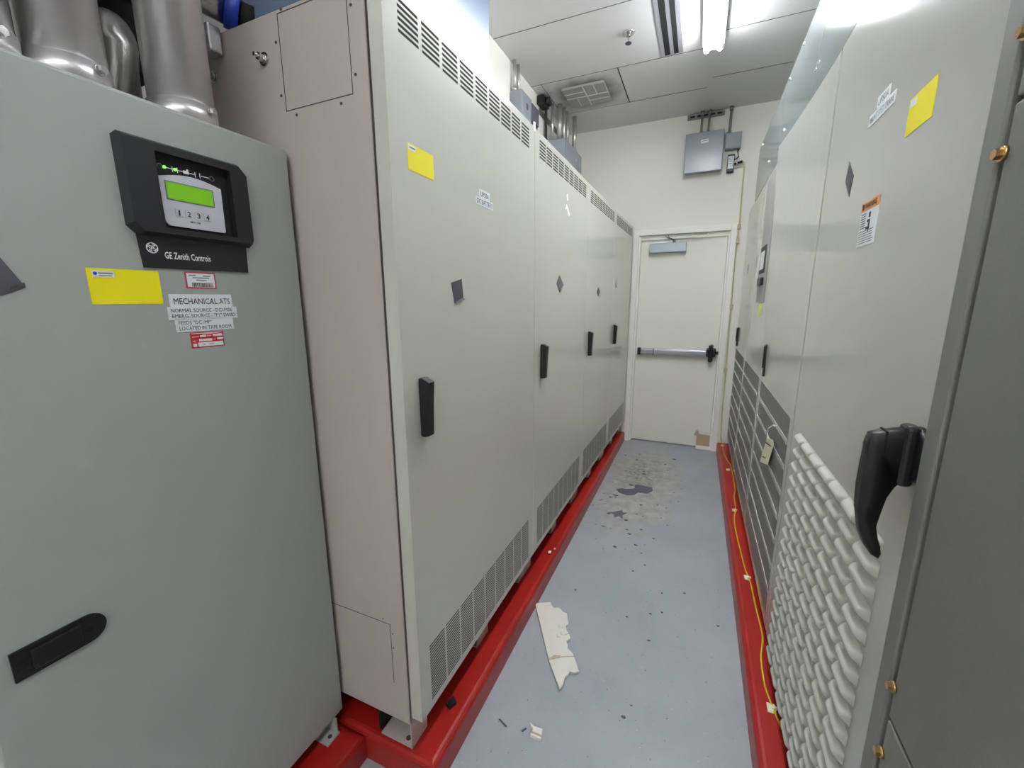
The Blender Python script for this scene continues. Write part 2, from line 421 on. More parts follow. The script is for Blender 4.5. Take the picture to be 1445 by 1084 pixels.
def tape_left(t, xd, quad, name='tape_piece', m='tape', curl=None):
    b = MB(); patch(b, 'L', xd, quad, m, 0.0009)
    if curl:
        (u0, z0), (u1, z1) = curl
        b.prism([P3('L', xd + 0.0009, u0, z0), P3('L', xd + 0.0009, u1, z1), P3('L', xd + 0.008, u1 + 0.002, z1 - 0.006), P3('L', xd + 0.003, u0 + 0.002, z0 - 0.003)], V((0.0006, 0, 0.0004)), M[m])
    return b.build(name, t, 'square of grey duct tape')
def left_labels():
    xd = -0.686
    b = MB(); patch(b, 'L', xd, rect(0.922, 1.033, 1.824, 1.886), 'yellow'); l = b.build('yellow_label', c0, 'blank yellow label')
    b = MB(); bar(b, 'L', xd + 0.0008, 0.926, 0.956, 1.871, 1.883, 'white'); bar(b, 'L', xd + 0.0013, 0.929, 0.953, 1.8755, 1.879, 'greyink', 0.0002); b.build('printed_logo', l)
    b = MB(); patch(b, 'L', xd, rect(1.294, 1.371, 1.835, 1.864), 'white', 0.0007); l = b.build('white_label', c0, 'white label reading UPS0A')
    text('UPS0A', 'L', xd + 0.0007, 1.302, 1.841, 0.06, 0.016, 'ink', l)
    b = MB(); patch(b, 'L', xd, rect(1.272, 1.394, 1.812, 1.837), 'white', 0.001); l = b.build('white_label', c0, 'white label reading DC BATTERY')
    text('DC BATTERY', 'L', xd + 0.001, 1.277, 1.817, 0.112, 0.015, 'ink', l)
    tape_left(c0, xd, [(1.119, 1.495), (1.174, 1.512), (1.166, 1.57), (1.104, 1.556)], m='tapedark', curl=((1.119, 1.497), (1.17, 1.513)))
    x1 = -0.686
    tape_left(c1, x1, [(2.122, 1.59), (2.173, 1.544), (2.246, 1.587), (2.168, 1.636)], curl=((2.15, 1.566), (2.2, 1.56)))
    b = MB(); patch(b, 'L', x1, [(2.27, 2.05), (2.282, 2.022), (2.296, 2.032), (2.288, 2.06)], 'paper'); b.build('paper_scrap', c1, 'torn scrap of white paper')
    b = MB(); patch(b, 'L', x1, [(2.25, 1.976), (2.28, 1.98), (2.31, 1.95), (2.335, 1.962), (2.30, 1.992), (2.272, 2.006)], 'paper'); b.build('paper_scrap', c1, 'torn scrap of white paper')
    x2 = -0.686
    tape_left(c2, x2, [(3.03, 1.563), (3.085, 1.528), (3.145, 1.565), (3.07, 1.6)])
    x3 = -0.686
    tape_left(c3, x3, [(3.69, 1.65), (3.72, 1.6), (3.74, 1.63), (3.728, 1.68)], curl=((3.7, 1.63), (3.73, 1.62)))
    b = MB(); b.box(-0.69, -0.6835, 1.79, 1.8045, 2.2, 2.235, M['white']); b.build('corner_bracket', c0, 'small white bracket at the top corner')
left_labels()
SHEAR[0] = False

# ------------------------------------------------------------------ transfer switch cabinet
def build_ats():
    X = -1.0
    t = thing('transfer_switch_cabinet', (-1.16, 0.5, 0.1), 'short grey cabinet on the left with a keypad panel and black recessed latch', 'cabinet')
    b = MB(); b.box(-1.325, X - 0.02, 0.168, 0.832, 0.154, 1.872, M['ats'], 0.003); b.build('body', t)
    b = MB(); b.box(X - 0.018, X, 0.165, 0.836, 0.152, 1.882, M['ats'], 0.004, 3); dr = b.build('door', t)
    b = MB(); b.box(-1.322, X - 0.001, 0.168, 0.834, 1.873, 1.884, M['ats'], 0.002); b.build('top_flange', t)
    # latch
    b = MB(); n = 14
    poly = [(0.201, 0.88), (0.297, 0.871)] + []
    pts = [(0.2, 0.88), (0.2, 0.932)]
    cz, cy, r = 0.9045, 0.295, 0.0275
    arc = [(cy + r * math.sin(a), cz + r * math.cos(a)) for a in [math.pi * k / n for k in range(n + 1)]]
    pts = [(0.2, 0.877), (0.2, 0.932)] + arc
    patch(b, 'L', X, pts, 'black', 0.004)
    la = b.build('latch', dr, 'black recessed paddle latch')
    b = MB(); bar(b, 'L', X + 0.004, 0.204, 0.216, 0.897, 0.91, 'void', 0.001); b.cyl((X + 0.004, 0.297, 0.905), (X + 0.006, 0.297, 0.905), 0.006, M['void'], 12)
    b.box(X + 0.004, X + 0.009, 0.222, 0.286, 0.886, 0.923, M['black'], 0.002); b.build('latch_paddle', la)
    # control panel
    b = MB(); z0, z1, y0, y1 = 1.629, 1.812, 0.465, 0.714
    rz0, rz1, ry0, ry1 = 1.648, 1.79, 0.524, 0.668
    th = 0.017
    def frame_poly(u0, u1, w0, w1, ch): return [(u0 + ch, w0), (u1 - ch * .6, w0), (u1, w0 + ch * .6), (u1, w1 - ch), (u1 - ch, w1), (u0 + ch * .6, w1), (u0, w1 - ch * .6), (u0, w0 + ch)]
    # bezel as four rails around the recess + chamfered corners
    o8 = frame_poly(y0, y1, z0, z1, 0.016)
    vo0 = [b.bm.verts.new(P3('L', X, *p)) for p in o8]
    ins = [(p[0] + (0.008 if p[0] < 0.59 else -0.008), p[1] + (0.008 if p[1] < 1.72 else -0.008)) for p in o8]
    vo1 = [b.bm.verts.new(P3('L', X + th, *p)) for p in ins]
    i8 = [(ry0, rz0), (ry1, rz0), (ry1, rz0), (ry1, rz1), (ry1, rz1), (ry0, rz1), (ry0, rz1), (ry0, rz0)]
    q = {}
    def gv(x, p):
        if (x, p) not in q: q[(x, p)] = b.bm.verts.new(P3('L', x, *p))
        return q[(x, p)]
    fs = []
    for k in range(8):
        j = (k + 1) % 8
        fs.append(b.bm.faces.new((vo0[k], vo0[j], vo1[j], vo1[k])))
        a_, b_ = gv(X + th, i8[k]), gv(X + th, i8[j])
        fs.append(b.bm.faces.new((vo1[k], vo1[j], b_, a_) if a_ is not b_ else (vo1[k], vo1[j], a_)))
        if a_ is not b_:
            fs.append(b.bm.faces.new((a_, b_, gv(X + 0.004, i8[j]), gv(X + 0.004, i8[k]))))
    b._tag(fs, M['bezel'])
    bz = b.build('control_bezel', t, 'black moulded control panel bezel')
    b = MB(); bar(b, 'L', X, ry0 - 0.002, ry1 + 0.002, rz0 - 0.002, rz1 + 0.002, 'void', 0.004); b.build('indicator_backing', bz)
    b = MB(); n = 12; arc = [(0.529 + 0.12 * k / n, 1.747 + 0.001 * k / n + 0.011 * math.sin(math.pi * k / n)) for k in range(n + 1)]
    patch(b, 'L', X + 0.004, [(0.536, 1.655), (0.53, 1.662)] + arc + [(0.648, 1.657), (0.645, 1.655)], 'keypad', 0.003); kp = b.build('keypad', bz, 'pale grey keypad membrane')
    xk = X + 0.007
    b = MB(); bar(b, 'L', xk, 0.538, 0.631, 1.705, 1.7415, 'greyink', 0.0006); bar(b, 'L', xk + 0.0006, 0.5405, 0.6285, 1.7075, 1.739, 'lcd', 0.0006); b.build('display', bz, 'green backlit display')
    for k, u in enumerate((0.557, 0.5755, 0.594, 0.612)):
        b = MB(); s = 0.0072
        bar(b, 'L', xk, u - s, u + s, 1.6745, 1.6895, 'keyline', 0.0004); bar(b, 'L', xk + 0.0004, u - s + .0007, u + s - .0007, 1.6752, 1.6888, 'keypad', 0.0003)
        b.build('key', bz)
        text('1234'[k], 'L', xk + 0.0007, u - (0.0017 if k == 0 else 0.0035), 1.677, 0.0034 if k == 0 else 0.007, 0.0105, 'ink', bz, bold=0.02)
    text('MX150', 'L', xk, 0.576, 1.6655, 0.02, 0.0042, 'ink', bz, bold=0.02)
    # one-line diagram
    xr = X + 0.004; zz = 1.7665; b = MB()
    du = 0.004
    for u0, u1 in ((0.545, 0.558), (0.567, 0.578), (0.588, 0.6), (0.613, 0.628)): bar(b, 'L', xr, u0, u1, zz - .0006, zz + .0006, 'whiteink')
    for u in (0.558, 0.567, 0.6005, 0.61): bar(b, 'L', xr, u - .0006, u + .0006, zz - .005, zz + .005, 'whiteink')
    bar(b, 'L', xr, 0.578, 0.588, zz - .003, zz + .003, 'whiteink'); bar(b, 'L', xr, 0.5845, 0.588, zz + .003, zz + .0065, 'whiteink')
    for u in (0.536, 0.634):
        for k in range(10):
            a = 2 * math.pi * k / 10; b.box(xr, xr + .0005, u + .0045 * math.cos(a) - .0008, u + .0045 * math.cos(a) + .0008, zz + .0045 * math.sin(a) - .0008, zz + .0045 * math.sin(a) + .0008, M['greyink'])
    b.build('line_diagram', bz)
    for u in (0.5435, 0.5625):
        b = MB(); b.cyl((xr, u, zz), (xr + 0.002, u, zz), 0.0028, M['led'], 12); b.build('indicator_lamp', bz, 'green lit indicator lamp')
    # nameplate
    b = MB(); patch(b, 'L', X, [(0.482, 1.569), (0.692, 1.571), (0.694, 1.633), (0.478, 1.633)], 'bezel', 0.003); npl = b.build('nameplate', t, 'black maker nameplate')
    text('GE Zenith Controls', 'L', X + 0.003, 0.5205, 1.589, 0.088, 0.0135, 'whiteink', npl, bold=0.014)
    b = MB(); cy, cz = 0.5005, 1.6075
    def ring(r0, r1, n=28, a0=0, a1=2 * math.pi, cu=cy, cv=cz):
        for k in range(n):
            a, c = a0 + (a1 - a0) * k / n, a0 + (a1 - a0) * (k + 1) / n
            patch(b, 'L', X + 0.003, [(cu + r0 * math.cos(a), cv + r0 * math.sin(a)), (cu + r1 * math.cos(a), cv + r1 * math.sin(a)), (cu + r1 * math.cos(c), cv + r1 * math.sin(c)), (cu + r0 * math.cos(c), cv + r0 * math.sin(c))], 'whiteink', 0.0006)
    ring(0.0088, 0.0102)
    for k in range(4):   # the swirls just inside the ring
        a = math.pi / 4 + k * math.pi / 2 + 0.3
        ring(0.0068, 0.0078, 7, a - 0.5, a + 0.45)
    ring(0.0017, 0.0026, 14, 0.4, 5.6, cy - 0.0032, cz + 0.0018)      # loops of the script monogram
    ring(0.0012, 0.0021, 12, 0.0, 6.28, cy - 0.0024, cz - 0.0034)
    ring(0.0014, 0.0023, 12, 0.6, 5.2, cy + 0.0034, cz + 0.0026)
    ring(0.0016, 0.0025, 12, -2.4, 2.6, cy + 0.003, cz - 0.0026)
    patch(b, 'L', X + 0.003, [(cy - 0.0022, cz - 0.0012), (cy - 0.0012, cz - 0.0018), (cy + 0.0008, cz + 0.0044), (cy, cz + 0.0048)], 'whiteink', 0.0006)
    patch(b, 'L', X + 0.003, [(cy - 0.001, cz - 0.0008), (cy + 0.004, cz - 0.0008), (cy + 0.004, cz + 0.0001), (cy - 0.001, cz + 0.0001)], 'whiteink', 0.0006)
    b.build('round_emblem', npl, 'round white monogram emblem')
    # stickers
    b = MB(); patch(b, 'L', X, rect(0.3945, 0.5055, 1.4985, 1.563), 'yellow'); l = b.build('yellow_label', t, 'blank yellow label')
    b = MB(); bar(b, 'L', X + .0008, 0.402, 0.434, 1.547, 1.559, 'white'); bar(b, 'L', X + .0013, 0.411, 0.432, 1.553, 1.5555, 'greyink', .0002); bar(b, 'L', X + .0013, 0.411, 0.43, 1.5495, 1.551, 'greyink', .0002)
    b.cyl((X + .0013, 0.406, 1.5535), (X + .0016, 0.406, 1.5535), 0.003, M['blue'], 10); b.build('printed_logo', l)
    b = MB(); patch(b, 'L', X, rect(0.553, 0.6145, 1.531, 1.5655), 'pinkred'); l = b.build('bar_code_label', t, 'white bar code label with a crimson border')
    b = MB(); bar(b, 'L', X + .0008, 0.5558, 0.6117, 1.5338, 1.5627, 'white', .0004); b.build('label_face', l)
    b = MB(); u = 0.5645; rr = random.Random(3)
    while u < 0.607:
        w = rr.choice((0.0006, 0.001, 0.0015)); bar(b, 'L', X + .0012, u, u + w, 1.5345, 1.5432, 'ink', .0002); u += w + rr.choice((0.0007, 0.0011))
    for u0, u1, z in ((0.56, 0.574, 1.5585), (0.588, 0.604, 1.5578), (0.567, 0.601, 1.5535), (0.574, 0.595, 1.5485)): bar(b, 'L', X + .0012, u0, u1, z - .0011, z + .0011, 'greyink', .0002)
    b.build('bar_code', l)
    for quad, lines in (([(0.5165, 1.4915), (0.645, 1.4905), (0.644, 1.519), (0.517, 1.5185)], [('MECHANICAL ATS', 0.524, 1.4975, 0.115, 0.0125)]),
                        ([(0.511, 1.4655), (0.653, 1.4655), (0.653, 1.4915), (0.511, 1.4918)], [('NORMAL SOURCE - DC1MSB', 0.516, 1.481, 0.125, 0.0075), ('EMERG. SOURCE - "P1" SWBD', 0.517, 1.4695, 0.131, 0.0078)]),
                        ([(0.522, 1.4392), (0.641, 1.4402), (0.641, 1.4665), (0.521, 1.4668)], [('FEEDS "DC1MP"', 0.527, 1.455, 0.066, 0.0078), ('LOCATED IN TAPE ROOM', 0.527, 1.443, 0.108, 0.008)])):
        b = MB(); patch(b, 'L', X, quad, 'white', 0.0009 + 0.0002 * len(lines)); l = b.build('white_label', t, 'white label with black capitals, first words ' + lines[0][0].replace('"', '').lower())
        for s, u, z, w, h in lines: text(s, 'L', X + 0.0009 + 0.0002 * len(lines), u, z, w, h, 'ink', l)
    b = MB(); patch(b, 'L', X, [(0.5455, 1.403), (0.6145, 1.4035), (0.615, 1.4365), (0.5455, 1.4365)], 'redlab'); l = b.build('red_label', t, 'red inspection sticker with white boxes')
    b = MB(); x_ = X + .0008
    bar(b, 'L', x_, 0.559, 0.612, 1.4055, 1.4145, 'white'); bar(b, 'L', x_, 0.549, 0.556, 1.406, 1.4128, 'white')
    bar(b, 'L', x_, 0.565, 0.577, 1.4262, 1.4302, 'white'); bar(b, 'L', x_, 0.592, 0.612, 1.4265, 1.4315, 'white')
    bar(b, 'L', x_, 0.5615, 0.589, 1.417, 1.422, 'white'); bar(b, 'L', x_, 0.6, 0.613, 1.4185, 1.423, 'white')
    for u0, u1, z in ((0.548, 0.611, 1.4345), (0.57, 0.592, 1.4325), (0.5485, 0.5625, 1.4275), (0.579, 0.588, 1.4282), (0.549, 0.556, 1.4185), (0.591, 0.597, 1.42)): bar(b, 'L', x_, u0, u1, z - .0006, z + .0006, 'white')
    for u0, u1 in ((0.569, 0.573), (0.58, 0.592)): bar(b, 'L', x_ + .0005, u0, u1, 1.409, 1.4105, 'greyink', .0003)
    b.build('label_print', l)
    b = MB(); patch(b, 'L', X, [(0.24, 1.548), (0.262, 1.5), (0.316, 1.527), (0.294, 1.575)], 'tapedark', 0.001)
    b.prism([P3('L', X + .001, 0.299, 1.518), P3('L', X + .001, 0.316, 1.527), P3('L', X + .006, 0.314, 1.534), P3('L', X + .006, 0.297, 1.526)], (0.0006, 0, 0), M['tape'])
    b.build('tape_piece', t, 'peeling square of grey duct tape')
    for y0 in (0.75, 0.2):
        b = MB(); b.box(-1.06, -0.982, y0, y0 + 0.05, 0.1, 0.105, M['ats']); b.box(-1.06, -0.99, y0 + 0.046, y0 + 0.05, 0.105, 0.156, M['ats'])
        b.cyl((-1.0, y0 + 0.025, 0.105), (-1.0, y0 + 0.025, 0.1058), 0.007, M['seam'], 12)
        b.box(-1.06, -1.03, y0, y0 + 0.046, 0.105, 0.156, M['ats']); b.build('foot', t)
build_ats()

# conduits rising from the transfer switch cabinet
def build_big_conduits():
    def pipe(x, y, r, top, label, clamp=True, cap=False):
        t = thing('conduit_pipe', (x, y, 1.884), label, 'conduit', 'steel conduits rising from the grey cabinet')
        b = MB()
        if cap:
            n = 8; pts = [(x, y, 1.884), (x, y, top - 0.05)] + [(x - 0.05 * (1 - math.cos(a)), y, top - 0.05 + 0.05 * math.sin(a)) for a in [math.pi / 2 * k / n for k in range(1, n + 1)]]
            b.tube(pts, r, M['galv'], 20)
        else: b.cyl((x, y, 1.884), (x, y, top), r, M['galv'], 40)
        b.build('pipe', t)
        if clamp:
            b = MB(); b.cyl((x, y, 1.884), (x, y, 1.932), r + 0.004, M['galv'], 40); c = b.build('hub_collar', t)
            for a in (0.35,):
                d = V((math.cos(a), math.sin(a), 0)); p = V((x, y, 1.922)) + d * (r + 0.004)
                b = MB(); hexbolt(b, p, d, 0.0075, 'steel', 0.011); b.build('set_screw', c)
    pipe(-1.1, 0.465, 0.058, H, 'thick steel conduit left of the thin elbow conduit on the grey cabinet')
    pipe(-1.1, 0.657, 0.061, H, 'thick steel conduit on top of the grey cabinet, nearest the beige cabinet side')
    pipe(-1.2, 0.604, 0.032, 2.1, 'thin elbow conduit half hidden between the two thick conduits', False, True)
    pipe(-1.1, 0.341, 0.058, H, 'thick steel conduit at the left edge, with a bluish sheen')
    t = thing('conduit_coupling', (-1.24, 0.88, 2.209), 'chromed conduit elbow with a bright blue ring above the beige cabinet corner', 'conduit')
    b = MB(); b.tube([(-1.285, 0.755, 2.3), (-1.25, 0.795, 2.285), (-1.2, 0.86, 2.262)], 0.036, M['steel'], 20); b.tube([(-1.278, 0.762, 2.298), (-1.268, 0.775, 2.293)], 0.044, M['steel'], 20); b.build('pipe', t)
    b = MB(); b.tube([(-1.2, 0.86, 2.262), (-1.183, 0.885, 2.255)], 0.043, M['blue'], 20); b.build('blue_ring', t, 'bright blue coupling ring')
    b = MB(); b.tube([(-1.183, 0.885, 2.255), (-1.175, 0.9, 2.252), (-1.165, 0.912, 2.25)], 0.034, M['void'], 16); b.build('flexible_tail', t, 'black flexible conduit')
    b = MB(); b.box(-1.26, -1.215, 0.815, 0.85, 2.15, 2.215, M['galv'], 0.004); b.box(-1.25, -1.22, 0.79, 0.815, 2.18, 2.2, M['steel'], 0.003)
    b.cyl((-1.24, 0.815, 2.16), (-1.24, 0.80, 2.16), 0.009, M['conduit'], 10); tag(b.build('beam_clamp', org=(-1.24, 0.83, 2.15)), 'dull steel clamp bolted to the beige cabinet top corner', 'clamp')
    b = MB(); b.box(-1.31, -0.765, 0.95, 1.553, 2.21, H, M['duct'], 0.006); tag(b.build('metal_duct', org=(-1.0, 1.25, 2.21)), 'shiny pale blue duct rising from the nearest beige cabinet to the ceiling', 'duct')
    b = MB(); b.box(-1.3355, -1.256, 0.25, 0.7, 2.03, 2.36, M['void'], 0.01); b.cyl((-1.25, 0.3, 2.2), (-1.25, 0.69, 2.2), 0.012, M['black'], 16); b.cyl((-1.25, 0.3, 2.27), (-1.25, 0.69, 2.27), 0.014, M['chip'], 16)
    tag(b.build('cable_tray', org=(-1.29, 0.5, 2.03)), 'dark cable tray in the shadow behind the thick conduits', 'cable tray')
build_big_conduits()

# ------------------------------------------------------------------ right row
XR = 0.355
def louvre_panel():
    b = MB(); y0, y1, z0, z1 = 0.935, 1.668, 0.16, 1.058; nc, nr = 7, 18; k = 18
    pw, ph = (y1 - y0) / nc, (z1 - z0) / nr
    def fn(u, v):
        y = y0 + u * (y1 - y0); z = z0 + v * (z1 - z0)
        a = (u * nc) % 1.0; c = (v * nr) % 1.0
        if u >= 1: a = 1.0
        if v >= 1: c = 1.0
        e = min(1.0, max(0.0, min(a - 0.03, 0.97 - a) / 0.16)); e = math.sqrt(max(0, 1 - (1 - e) ** 2))
        s = 0.0
        if 0.24 < c < 0.8:
            q = (c - 0.24) / 0.56
            s = math.sqrt(max(0.0, 1 - (2 * q - 1) ** 2))
        return (XR - 0.0005 - 0.019 * e * s, y, z)
    b.grid(fn, nc * k, nr * k, M['ups'])
    return b

def mesh_panel(b, y0, y1, z0, z1, x):
    b.box(x - 0.0006, x + 0.004, y0, y1, z0, z1, M['mesh'])
    zs = (0.958, 0.853, 0.745, 0.639, 0.535, 0.42, 0.311)
    for z in zs: b.box(x - 0.003, x, y0, y1, z - 0.0095, z + 0.0095, M['ups'])

def tape_r(t, quad, m='tapedark'):
    b = MB(); patch(b, 'R', XR, quad, m, 0.0009); b.build('tape_piece', t, 'diamond of grey duct tape')

def pull_handle(t, y, z0, z1):
    b = MB(); x = XR
    b.box(x - 0.01, x, y - 0.011, y + 0.011, z0, z1, M['black'], 0.003)
    b.box(x - 0.0165, x - 0.008, y - 0.01, y + 0.01, z0 + 0.045, z1 - 0.008, M['black'], 0.003)
    b.box(x - 0.014, x, y - 0.018, y + 0.018, z1 - 0.026, z1 - 0.004, M['black'], 0.005)
    b.build('handle', t, 'black swing handle')

def build_right():
    # louvred cabinet
    t = thing('louvered_cabinet', (0.8, 1.3, 0.108), 'nearest light grey cabinet on the right, louvered lower door and large black lever', 'cabinet')
    b = MB(); b.box(XR + 0.02, 1.28, 0.83, 1.782, 0.165, 2.272, M['ups'], 0.003); b.build('body', t)
    b = MB(); b.box(XR, XR + 0.0195, 0.832, 1.776, 0.152, 2.276, M['ups'], 0.003); dr = b.build('door', t)
    louvre_panel().build('louver_panel', t)
    b = MB(); b.box(XR + 0.03, 1.2, 0.84, 1.77, 0.108, 0.166, M['void']); b.build('base_channel', t)  # black block painted as the shaded gap above the plinth
    # lever handle hanging down
    yc = 0.874; w = 0.013
    b = MB()
    b.tube([(XR, yc, 1.245), (XR - 0.012, yc, 1.245)], [0.048, 0.046], M['black'], 24)
    b.box(XR - 0.028, XR - 0.006, yc - 0.017, yc + 0.017, 1.19, 1.296, M['black'], 0.008, 3)
    b.build('lever_boss', dr)
    b = MB()
    top = [(XR - 0.01, 1.293), (XR - 0.055, 1.281), (XR - 0.07, 1.276), (XR - 0.073, 1.262), (XR - 0.073, 1.214)]
    side = [(XR - 0.0735, 1.175), (XR - 0.071, 1.135), (XR - 0.065, 1.1), (XR - 0.055, 1.073), (XR - 0.043, 1.056), (XR - 0.031, 1.05)]
    back = [(XR - 0.028, 1.062), (XR - 0.032, 1.074), (XR - 0.038, 1.09), (XR - 0.043, 1.112), (XR - 0.045, 1.14), (XR - 0.041, 1.168), (XR - 0.033, 1.19), (XR - 0.022, 1.206), (XR - 0.008, 1.205)]
    pr = [(x, yc - w, z) for x, z in top + side + back]
    b.prism(pr, (0, 2 * w, 0), M['black'])
    es = [e for e in b.bm.edges if abs(e.verts[0].co.y - e.verts[1].co.y) < 1e-6]
    q = bmesh.ops.bevel(b.bm, geom=es, offset=0.005, segments=3, affect='EDGES', profile=0.5)
    for f in b.bm.faces: f.material_index = 0; f.smooth = True
    b.box(XR - 0.052, XR - 0.049, yc - w - 0.0006, yc + w + 0.0006, 1.24, 1.284, M['void'])
    b.cyl((XR - 0.074, yc, 1.255), (XR - 0.0725, yc, 1.255), 0.008, M['bezel'], 14)
    b.build('lever_handle', dr, 'large black curved lever handle')
    b = MB(); b.box(XR - 0.012, XR, yc + 0.012, yc + 0.03, 1.195, 1.21, M['steel'], 0.002); b.build('lock_keeper', dr, 'bright metal keeper')
    # its stickers
    b = MB(); patch(b, 'R', XR, [(1.049, 1.887), (1.049, 1.819), (1.157, 1.818), (1.157, 1.886)], 'yellow'); l = b.build('yellow_label', t, 'blank yellow label')
    b = MB(); bar(b, 'R', XR - .0008, 1.125, 1.152, 1.868, 1.882, 'white'); b.build('printed_logo', l)
    b = MB(); patch(b, 'R', XR, rect(1.282, 1.358, 1.94, 1.97), 'white', 0.0007); l = b.build('white_label', t, 'white label reading UPS0A')
    text('UPS0A', 'R', XR - .0007, 1.351, 1.948, 0.062, 0.016, 'greyink', l)
    b = MB(); patch(b, 'R', XR, rect(1.243, 1.4, 1.9165, 1.943), 'white', 0.001); l = b.build('white_label', t, 'long white label below the short one')
    text('MAINT SYST TRANS', 'R', XR - .001, 1.393, 1.923, 0.143, 0.014, 'greyink', l)
    tape_r(t, [(1.525, 1.876), (1.537, 1.825), (1.482, 1.775), (1.466, 1.825)])
    b = MB(); patch(b, 'R', XR, rect(1.241, 1.355, 1.628, 1.731), 'white'); l = b.build('warning_label', t, 'white warning label with an orange heading')
    b = MB(); bar(b, 'R', XR - .0008, 1.24, 1.356, 1.71, 1.731, 'orange', .0004); bar(b, 'R', XR - .0012, 1.335, 1.349, 1.714, 1.727, 'ink', .0002); b.build('orange_heading', l, 'orange heading strip')
    text('WARNING', 'R', XR - .0012, 1.328, 1.7145, 0.072, 0.012, 'ink', l, bold=0.02)
    b = MB(); rr = random.Random(5)
    for k in range(7): bar(b, 'R', XR - .0008, 1.31 + rr.random() * .008, 1.35, 1.7025 - k * .0055, 1.7045 - k * .0055, 'ink', .0002)
    for k in range(6): bar(b, 'R', XR - .0008, 1.25 + rr.random() * .012, 1.35, 1.6615 - k * .0055, 1.6635 - k * .0055, 'greyink', .0002)
    for u, z, a, c in ((1.292, 1.697, .006, .012), (1.295, 1.684, .01, .006), (1.29, 1.678, .005, .014), (1.297, 1.668, .013, .006), (1.29, 1.663, .004, .008)): bar(b, 'R', XR - .0008, u - a, u + a, z - c / 2, z + c / 2, 'ink', .0002)
    b.build('label_print', l)
    # perforated cabinet (door leans out at its upper far corner)
    t = thing('perforated_cabinet', (0.8, 2.24, 0.108), 'light grey cabinet beside the louvered one, perforated lower door with hanging tag', 'cabinet')
    y0, y1 = 1.786, 2.70
    b = MB(); b.box(XR + 0.02, 1.28, y0, y1 - 0.002, 0.165, 2.272, M['ups'], 0.003); b.build('body', t)
    b = MB()
    def warp(u, v):
        z = 0.155 + v * 2.118; s = max(0.0, min(1.0, (z - 1.12) / 1.12)) * u ** 1.5
        return s * 0.036
    yA, yB = 1.7895, 2.694
    b.grid(lambda u, v: (XR - warp(u, v), yA + u * (yB - yA), 0.155 + v * 2.118), 10, 24, M['ups'], False)
    b.grid(lambda u, v: (XR + 0.0195 - warp(u, v) * 0.98, yA + u * (yB - yA), 0.155 + v * 2.118), 10, 24, M['ups'], False)
    for uu in (0, 1): b.grid(lambda u, v: (XR - warp(uu, v) + u * (0.0195 + 0.02 * warp(uu, v)), yA + uu * (yB - yA), 0.155 + v * 2.118), 1, 24, M['ups'], False)
    for vv in (0, 1): b.grid(lambda u, v: (XR - warp(u, vv) + v * (0.0195 + 0.02 * warp(u, vv)), yA + u * (yB - yA), 0.155 + vv * 2.118), 10, 1, M['ups'], False)
    bmesh.ops.remove_doubles(b.bm, verts=b.bm.verts, dist=0.00005)
    dr = b.build('door', t)
    b = MB(); mesh_panel(b, 1.836, 2.65, 0.2, 1.056, XR); b.build('perforated_panel', t)
    pull_handle(dr, 2.585, 1.095, 1.268)
    b = MB(); b.box(XR + 0.03, 1.2, y0, y1, 0.108, 0.166, M['void']); b.build('base_channel', t)  # black block for the shade in the gap below
    b = MB(); patch(b, 'R', XR, rect(2.5, 2.56, 1.285, 1.31), 'white'); b.build('white_label', t, 'small white sticker above the handle')
    tape_r(t, [(2.39, 1.781), (2.4, 1.735), (2.346, 1.69), (2.32, 1.735)])
    b = MB(); xx = XR - 0.012
    b.box(xx - 0.004, xx + 0.008, 2.4, 2.63, 2.09, 2.215, M['clear'], 0.002); po = b.build('document_pouch', t, 'milky plastic document pouch')
    b = MB(); patch(b, 'R', xx - 0.004, rect(2.43, 2.56, 2.11, 2.2), 'paper'); b.build('folded_papers', po)
    b = MB(); patch(b, 'R', xx - 0.0048, rect(2.47, 2.53, 2.125, 2.145), 'postit', 0.0006); b.build('yellow_sticker', po)
    # control cabinet
    t = thing('control_cabinet', (0.8, 3.56, 0.108), 'farther light grey cabinet with a vertical grey display strip, perforated lower doors', 'cabinet')
    y0, y1 = 2.702, 4.42
    b = MB(); b.box(XR + 0.02, 1.28, y0, y1, 0.165, 2.272, M['ups'], 0.003); b.build('body', t)
    b = MB(); b.box(XR, XR + 0.0195, 2.706, 3.615, 0.155, 2.272, M['ups'], 0.003); b.build('door', t)
    b = MB(); b.box(XR, XR + 0.0195, 3.62, 4.415, 0.155, 2.272, M['ups'], 0.003); d2 = b.build('door', t)
    b = MB(); mesh_panel(b, 2.75, 3.58, 0.2, 1.056, XR); b.build('perforated_panel', t)
    b = MB(); mesh_panel(b, 3.655, 4.385, 0.2, 1.056, XR); b.build('perforated_panel', t)
    pull_handle(d2, 4.36, 1.085, 1.255)
    b = MB(); b.box(XR + 0.03, 1.2, y0, y1, 0.108, 0.166, M['void']); b.build('base_channel', t)  # same black fill for the shaded gap underneath
    b = MB(); bar(b, 'R', XR, 2.9, 3.27, 1.485, 2.262, 'midgrey', 0.004); cp = b.build('control_strip', t, 'vertical mid grey control strip')
    b = MB(); bar(b, 'R', XR - .004, 3.0, 3.25, 1.665, 1.83, 'seam', 0.002); bar(b, 'R', XR - .006, 3.06, 3.235, 1.69, 1.80, 'screen', 0.0006); b.build('status_display', cp, 'framed pale display')
    b = MB(); b.box(XR - 0.02, XR - 0.004, 3.0, 3.19, 1.59, 1.636, M['black'], 0.003); b.build('breaker_switch', cp, 'black square switch')
    b = MB(); patch(b, 'R', XR, rect(2.96, 3.12, 1.405, 1.482), 'postit'); b.build('yellow_sticker', t, 'yellow green sticker under the control strip')
    tape_r(t, [(3.52, 1.8), (3.49, 1.77), (3.5, 1.73), (3.46, 1.76)]); tape_r(t, [(4.06, 1.79), (4.09, 1.75), (4.06, 1.71), (4.03, 1.75)])
